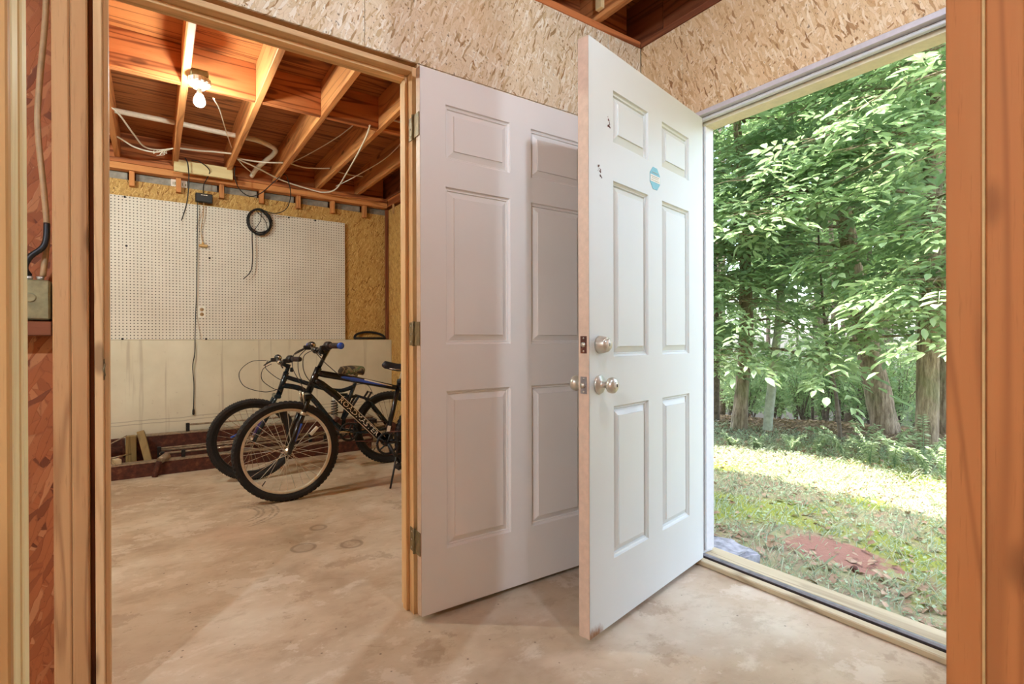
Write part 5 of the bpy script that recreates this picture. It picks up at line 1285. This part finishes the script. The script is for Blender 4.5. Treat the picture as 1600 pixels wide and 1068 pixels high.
# understorey bushes that close the view between the trunks
def bush(label, base, h, wd, n, mat, group, name='understory_bush', ls=0.6):
    bx, by = base; bz = float(gz(bx, by)) - 0.02; t = thing(name, (bx, by, bz), label, 'bush', group)
    st_ = MB(); P, YW, PT = [], [], []
    for i in range(n):
        a = rng.uniform(0, 2 * PI); ln = h * rng.uniform(0.6, 1.1); dx, dy = math.cos(a) * wd * rng.uniform(0.2, 1), math.sin(a) * wd * rng.uniform(0.2, 1)
        p = [np.array([bx, by, bz]), np.array([bx + dx * 0.4, by + dy * 0.4, bz + ln * 0.6]), np.array([bx + dx, by + dy, bz + ln])]
        st_.tube(p, [0.006, 0.004, 0.002], 4, caps=False)
        for j in range(9):
            t_ = 0.25 + 0.75 * j / 8; c = p[0] + (p[1] - p[0]) * min(1, t_ * 2) if t_ < 0.5 else p[1] + (p[2] - p[1]) * (t_ * 2 - 1)
            for q in range(2): P.append(c + rng.normal(0, 0.06, 3)); YW.append(rng.uniform(0, 2 * PI)); PT.append(rng.normal(0.15, 0.3))
    tag(obj('stems', st_, M_BARKDARK, t), kind='stuff'); P = np.array(P)
    spread('foliage', SMALL, P, np.array(YW), np.array(PT), rng.normal(0, 0.3, len(P)), rng.uniform(0.5, 1.0, len(P)) * ls, mat, t, loc=ABS[t.name]); return t
sp2 = []
tries = 0
while len(sp2) < 46 and tries < 4000:
    tries += 1
    dpt = rng.uniform(7.0, 15.0); lat = rng.uniform(0.34, 0.90); p = np.array(_F) * dpt + np.array(_R) * lat * dpt
    if all((p[0] - q[0]) ** 2 + (p[1] - q[1]) ** 2 > 0.35 for q in sp2): sp2.append((p[0], p[1], dpt))
for x, y, dpt in sp2:
    bush('dark leafy bush among the trunks of the woods', (x, y), rng.uniform(0.9, 1.9), rng.uniform(0.4, 0.8), 16, M_LEAFBG, 'bushes among the trunks')
# pale arching weeds along the edge of the lawn: long stems with rows of small paired leaves
SM = np.array([[0, 0, 0], [0.022, 0.009, 0.003], [0.05, 0, -0.006], [0.022, -0.009, 0.003]]); SMF = np.array([[0, 1, 2], [0, 2, 3]]); SMT = np.array([0.4, 0.7, 0.9, 0.7])
def weed(x, y, h, n):
    n = max(4, int(n * 0.45))
    z = float(gz(x, y)) - 0.01; t = thing('arching_weed', (x, y, z), 'pale arching weed with small paired leaves at the lawn edge', 'weed', 'arching weeds along the lawn edge')
    st_ = MB(); P, YW, PT = [], [], []
    for i in range(n):
        a = rng.uniform(0, 2 * PI); L = h * rng.uniform(0.6, 1.1); lean = rng.uniform(0.2, 0.6); pts = []
        for j in range(7):
            f = j / 6; pts.append(np.array([x + rng.normal(0, 0.004) + math.cos(a) * L * lean * f ** 1.6, y + math.sin(a) * L * lean * f ** 1.6, z + L * (f - 0.28 * f * f * (1 + lean))]))
        st_.tube(pts, list(np.linspace(0.0035, 0.0012, 7)), 4, caps=False)
        for j in range(24):
            f = 0.15 + 0.85 * j / 23; k_ = min(5, int(f * 6)); c = pts[k_] + (pts[k_ + 1] - pts[k_]) * (f * 6 - k_)
            for s in (1, -1): P.append(c); YW.append(a + s * rng.uniform(1.0, 1.7)); PT.append(rng.normal(-0.1, 0.25))
    tag(obj('stems', st_, M_WEED, t), kind='stuff'); P = np.array(P)
    spread('foliage', [(SM, SMF, SMT)], P, np.array(YW), np.array(PT), rng.normal(0, 0.3, len(P)), rng.uniform(0.8, 1.35, len(P)), M_WEED, t, loc=ABS[t.name], tone_shift=rng.normal(0.15, 0.15, len(P)))
for x, y, h, n in [(5.25, 2.46, 0.38, 8), (5.30, 2.25, 0.46, 10), (5.28, 2.02, 0.52, 10), (5.30, 1.84, 0.55, 10), (5.32, 1.62, 0.60, 11), (5.22, 1.48, 0.58, 11), (5.20, 2.68, 0.30, 7), (5.12, 2.98, 0.24, 6), (5.02, 3.2, 0.24, 6), (5.62, 1.95, 0.62, 10), (5.60, 1.72, 0.66, 10), (5.70, 2.25, 0.55, 9), (5.75, 2.6, 0.45, 8), (4.75, 3.6, 0.22, 6)]:
    weed(x, y, h, n)

# lawn: blades, broad weeds and dry leaves nobody could count
def scatter(n, x0, x1, y0, y1, dens=None):
    x = rng.uniform(x0, x1, n); y = rng.uniform(y0, y1, n)
    if dens is not None:
        ok = rng.uniform(0, 1, n) < dens(x, y); x, y = x[ok], y[ok]
    return x, y
def clay(x, y): return ((x - 2.93) / 0.17) ** 2 + ((y - 1.27) / 0.30) ** 2 < 1.0
def patch(x, y): return 0.5 + 0.5 * np.sin(2.3 * x + 1.7 * y) * np.sin(3.1 * y - 1.3 * x + 1.0)
x, y = scatter(110000, 2.36, 6.3, -0.2, 5.2, lambda x, y: np.where(clay(x, y), 0.02, 0.16 + 0.62 * patch(x, y) ** 1.5) * np.where(x < 2.75, 0.5, 1.0) * np.clip((7.9 - 0.87 * x - 0.49 * y) / 1.0, 0.12, 1))
n = len(x); z = gz(x, y); yaw = rng.uniform(0, 2 * PI, n); h = rng.uniform(0.012, 0.05, n) * np.where(rng.uniform(0, 1, n) < 0.08, 1.8, 1.0); ln = rng.uniform(0.3, 1.4, n); wd = rng.uniform(0.0018, 0.004, n)
d = np.stack([np.cos(yaw), np.sin(yaw), 0 * yaw], -1); q = np.stack([-np.sin(yaw), np.cos(yaw), 0 * yaw], -1); b = np.stack([x, y, z - 0.004], -1)
V = np.stack([b - q * wd[:, None], b + q * wd[:, None], b + d * (h * ln * 0.5)[:, None] + q * (wd * 0.8)[:, None] + np.stack([0 * h, 0 * h, h * 0.65], -1), b + d * (h * ln)[:, None] + np.stack([0 * h, 0 * h, h], -1)], 1).reshape(-1, 3)
i4 = np.arange(n)[:, None] * 4; Fc = np.concatenate([i4 + [0, 1, 2], i4 + [0, 2, 3]], 0)
tag(raw_mesh('grass', V, Fc, M_GRASS, np.repeat(rng.uniform(0, 1, n), 4)), 'thin mixed grass blades growing over the yard by the door', 'grass')
BL = np.array([[0, 0, 0], [0.010, 0.011, 0.004], [0.024, 0.009, 0.005], [0.032, 0, 0.002], [0.024, -0.009, 0.005], [0.010, -0.011, 0.004]]); BLF = np.array([[0, 1, 2], [0, 2, 3], [0, 3, 4], [0, 4, 5]]); BLT = np.array([.5, .4, .5, .7, .5, .4])
x, y = scatter(34000, 2.4, 6.4, -0.2, 5.2, lambda x, y: np.where(clay(x, y), 0.02, 0.25 + 0.4 * (1 - patch(x, y)) + np.where((x > 4.0) & (x < 6), 0.5, 0)) * np.clip((8.0 - 0.87 * x - 0.49 * y) / 1.0, 0.2, 1))
n = len(x); P = np.stack([x, y, gz(x, y) + rng.uniform(0.006, 0.03, n)], -1)
o = spread('ground_weeds', [(BL, BLF, BLT)], P, rng.uniform(0, 2 * PI, n), rng.normal(-0.15, 0.3, n), rng.normal(0, 0.3, n), rng.uniform(0.3, 0.8, n), M_WEED, None); tag(o, 'low broad-leaved weeds mixed through the lawn', 'weeds', kind='stuff')
x, y = scatter(14000, 2.3, 7.6, -0.2, 5.4, lambda x, y: 0.24 + 0.5 * (x < 2.9) + 0.3 * ((x > 4.0) & (x < 5.8)) + 0.6 * (0.87 * x + 0.49 * y > 6.6))
n = len(x); P = np.stack([x, y, gz(x, y) + rng.uniform(0.004, 0.014, n)], -1)
o = spread('leaf_litter', [(BL * np.array([1.3, 1.1, 1.6]), BLF, BLT)], P, rng.uniform(0, 2 * PI, n), rng.normal(0, 0.25, n), rng.normal(0, 0.35, n), rng.uniform(0.5, 1.4, n), M_LITTER, None); tag(o, 'dry brown leaves scattered over the soil and under the trees', 'leaves', kind='stuff')
# the broken slab of stone by the sill
sm = MB().prism([(2.262, 1.46, -0.14), (2.47, 1.42, -0.14), (2.53, 1.60, -0.14), (2.42, 1.80, -0.14), (2.262, 1.84, -0.14)], (0, 0, 0.13))
so_ = obj('stone_slab', sm, M_STONE)
bm = bmesh.new(); bm.from_mesh(so_.data); bmesh.ops.bevel(bm, geom=bm.edges[:], offset=0.012, segments=1, affect='EDGES'); bmesh.ops.triangulate(bm, faces=bm.faces[:]); bmesh.ops.subdivide_edges(bm, edges=bm.edges[:], cuts=2, use_grid_fill=True)
for v in bm.verts: v.co += Vector((random.gauss(0, .005), random.gauss(0, .005), random.gauss(0, .005) - 0.12 * max(0, v.co.x - 0.03)))
bm.to_mesh(so_.data); bm.free(); tag(so_, 'broken grey stone slab against the outer sill', 'stone')
x0 = [(2.79, 1.13, 0.016), (2.62, 1.3, 0.012), (2.9, 1.0, 0.012)]
o = obj('pine_cone', MB().lathe([(0.0, -0.02), (0.014, -0.015), (0.019, 0.0), (0.013, 0.016), (0.0, 0.024)], (2.78, 1.13, float(gz(2.78, 1.13)) + 0.012), (0.9, 0.2, 0.25), 10), M_RUST); tag(o, 'small dark cone lying at the edge of the clay patch', 'cone')
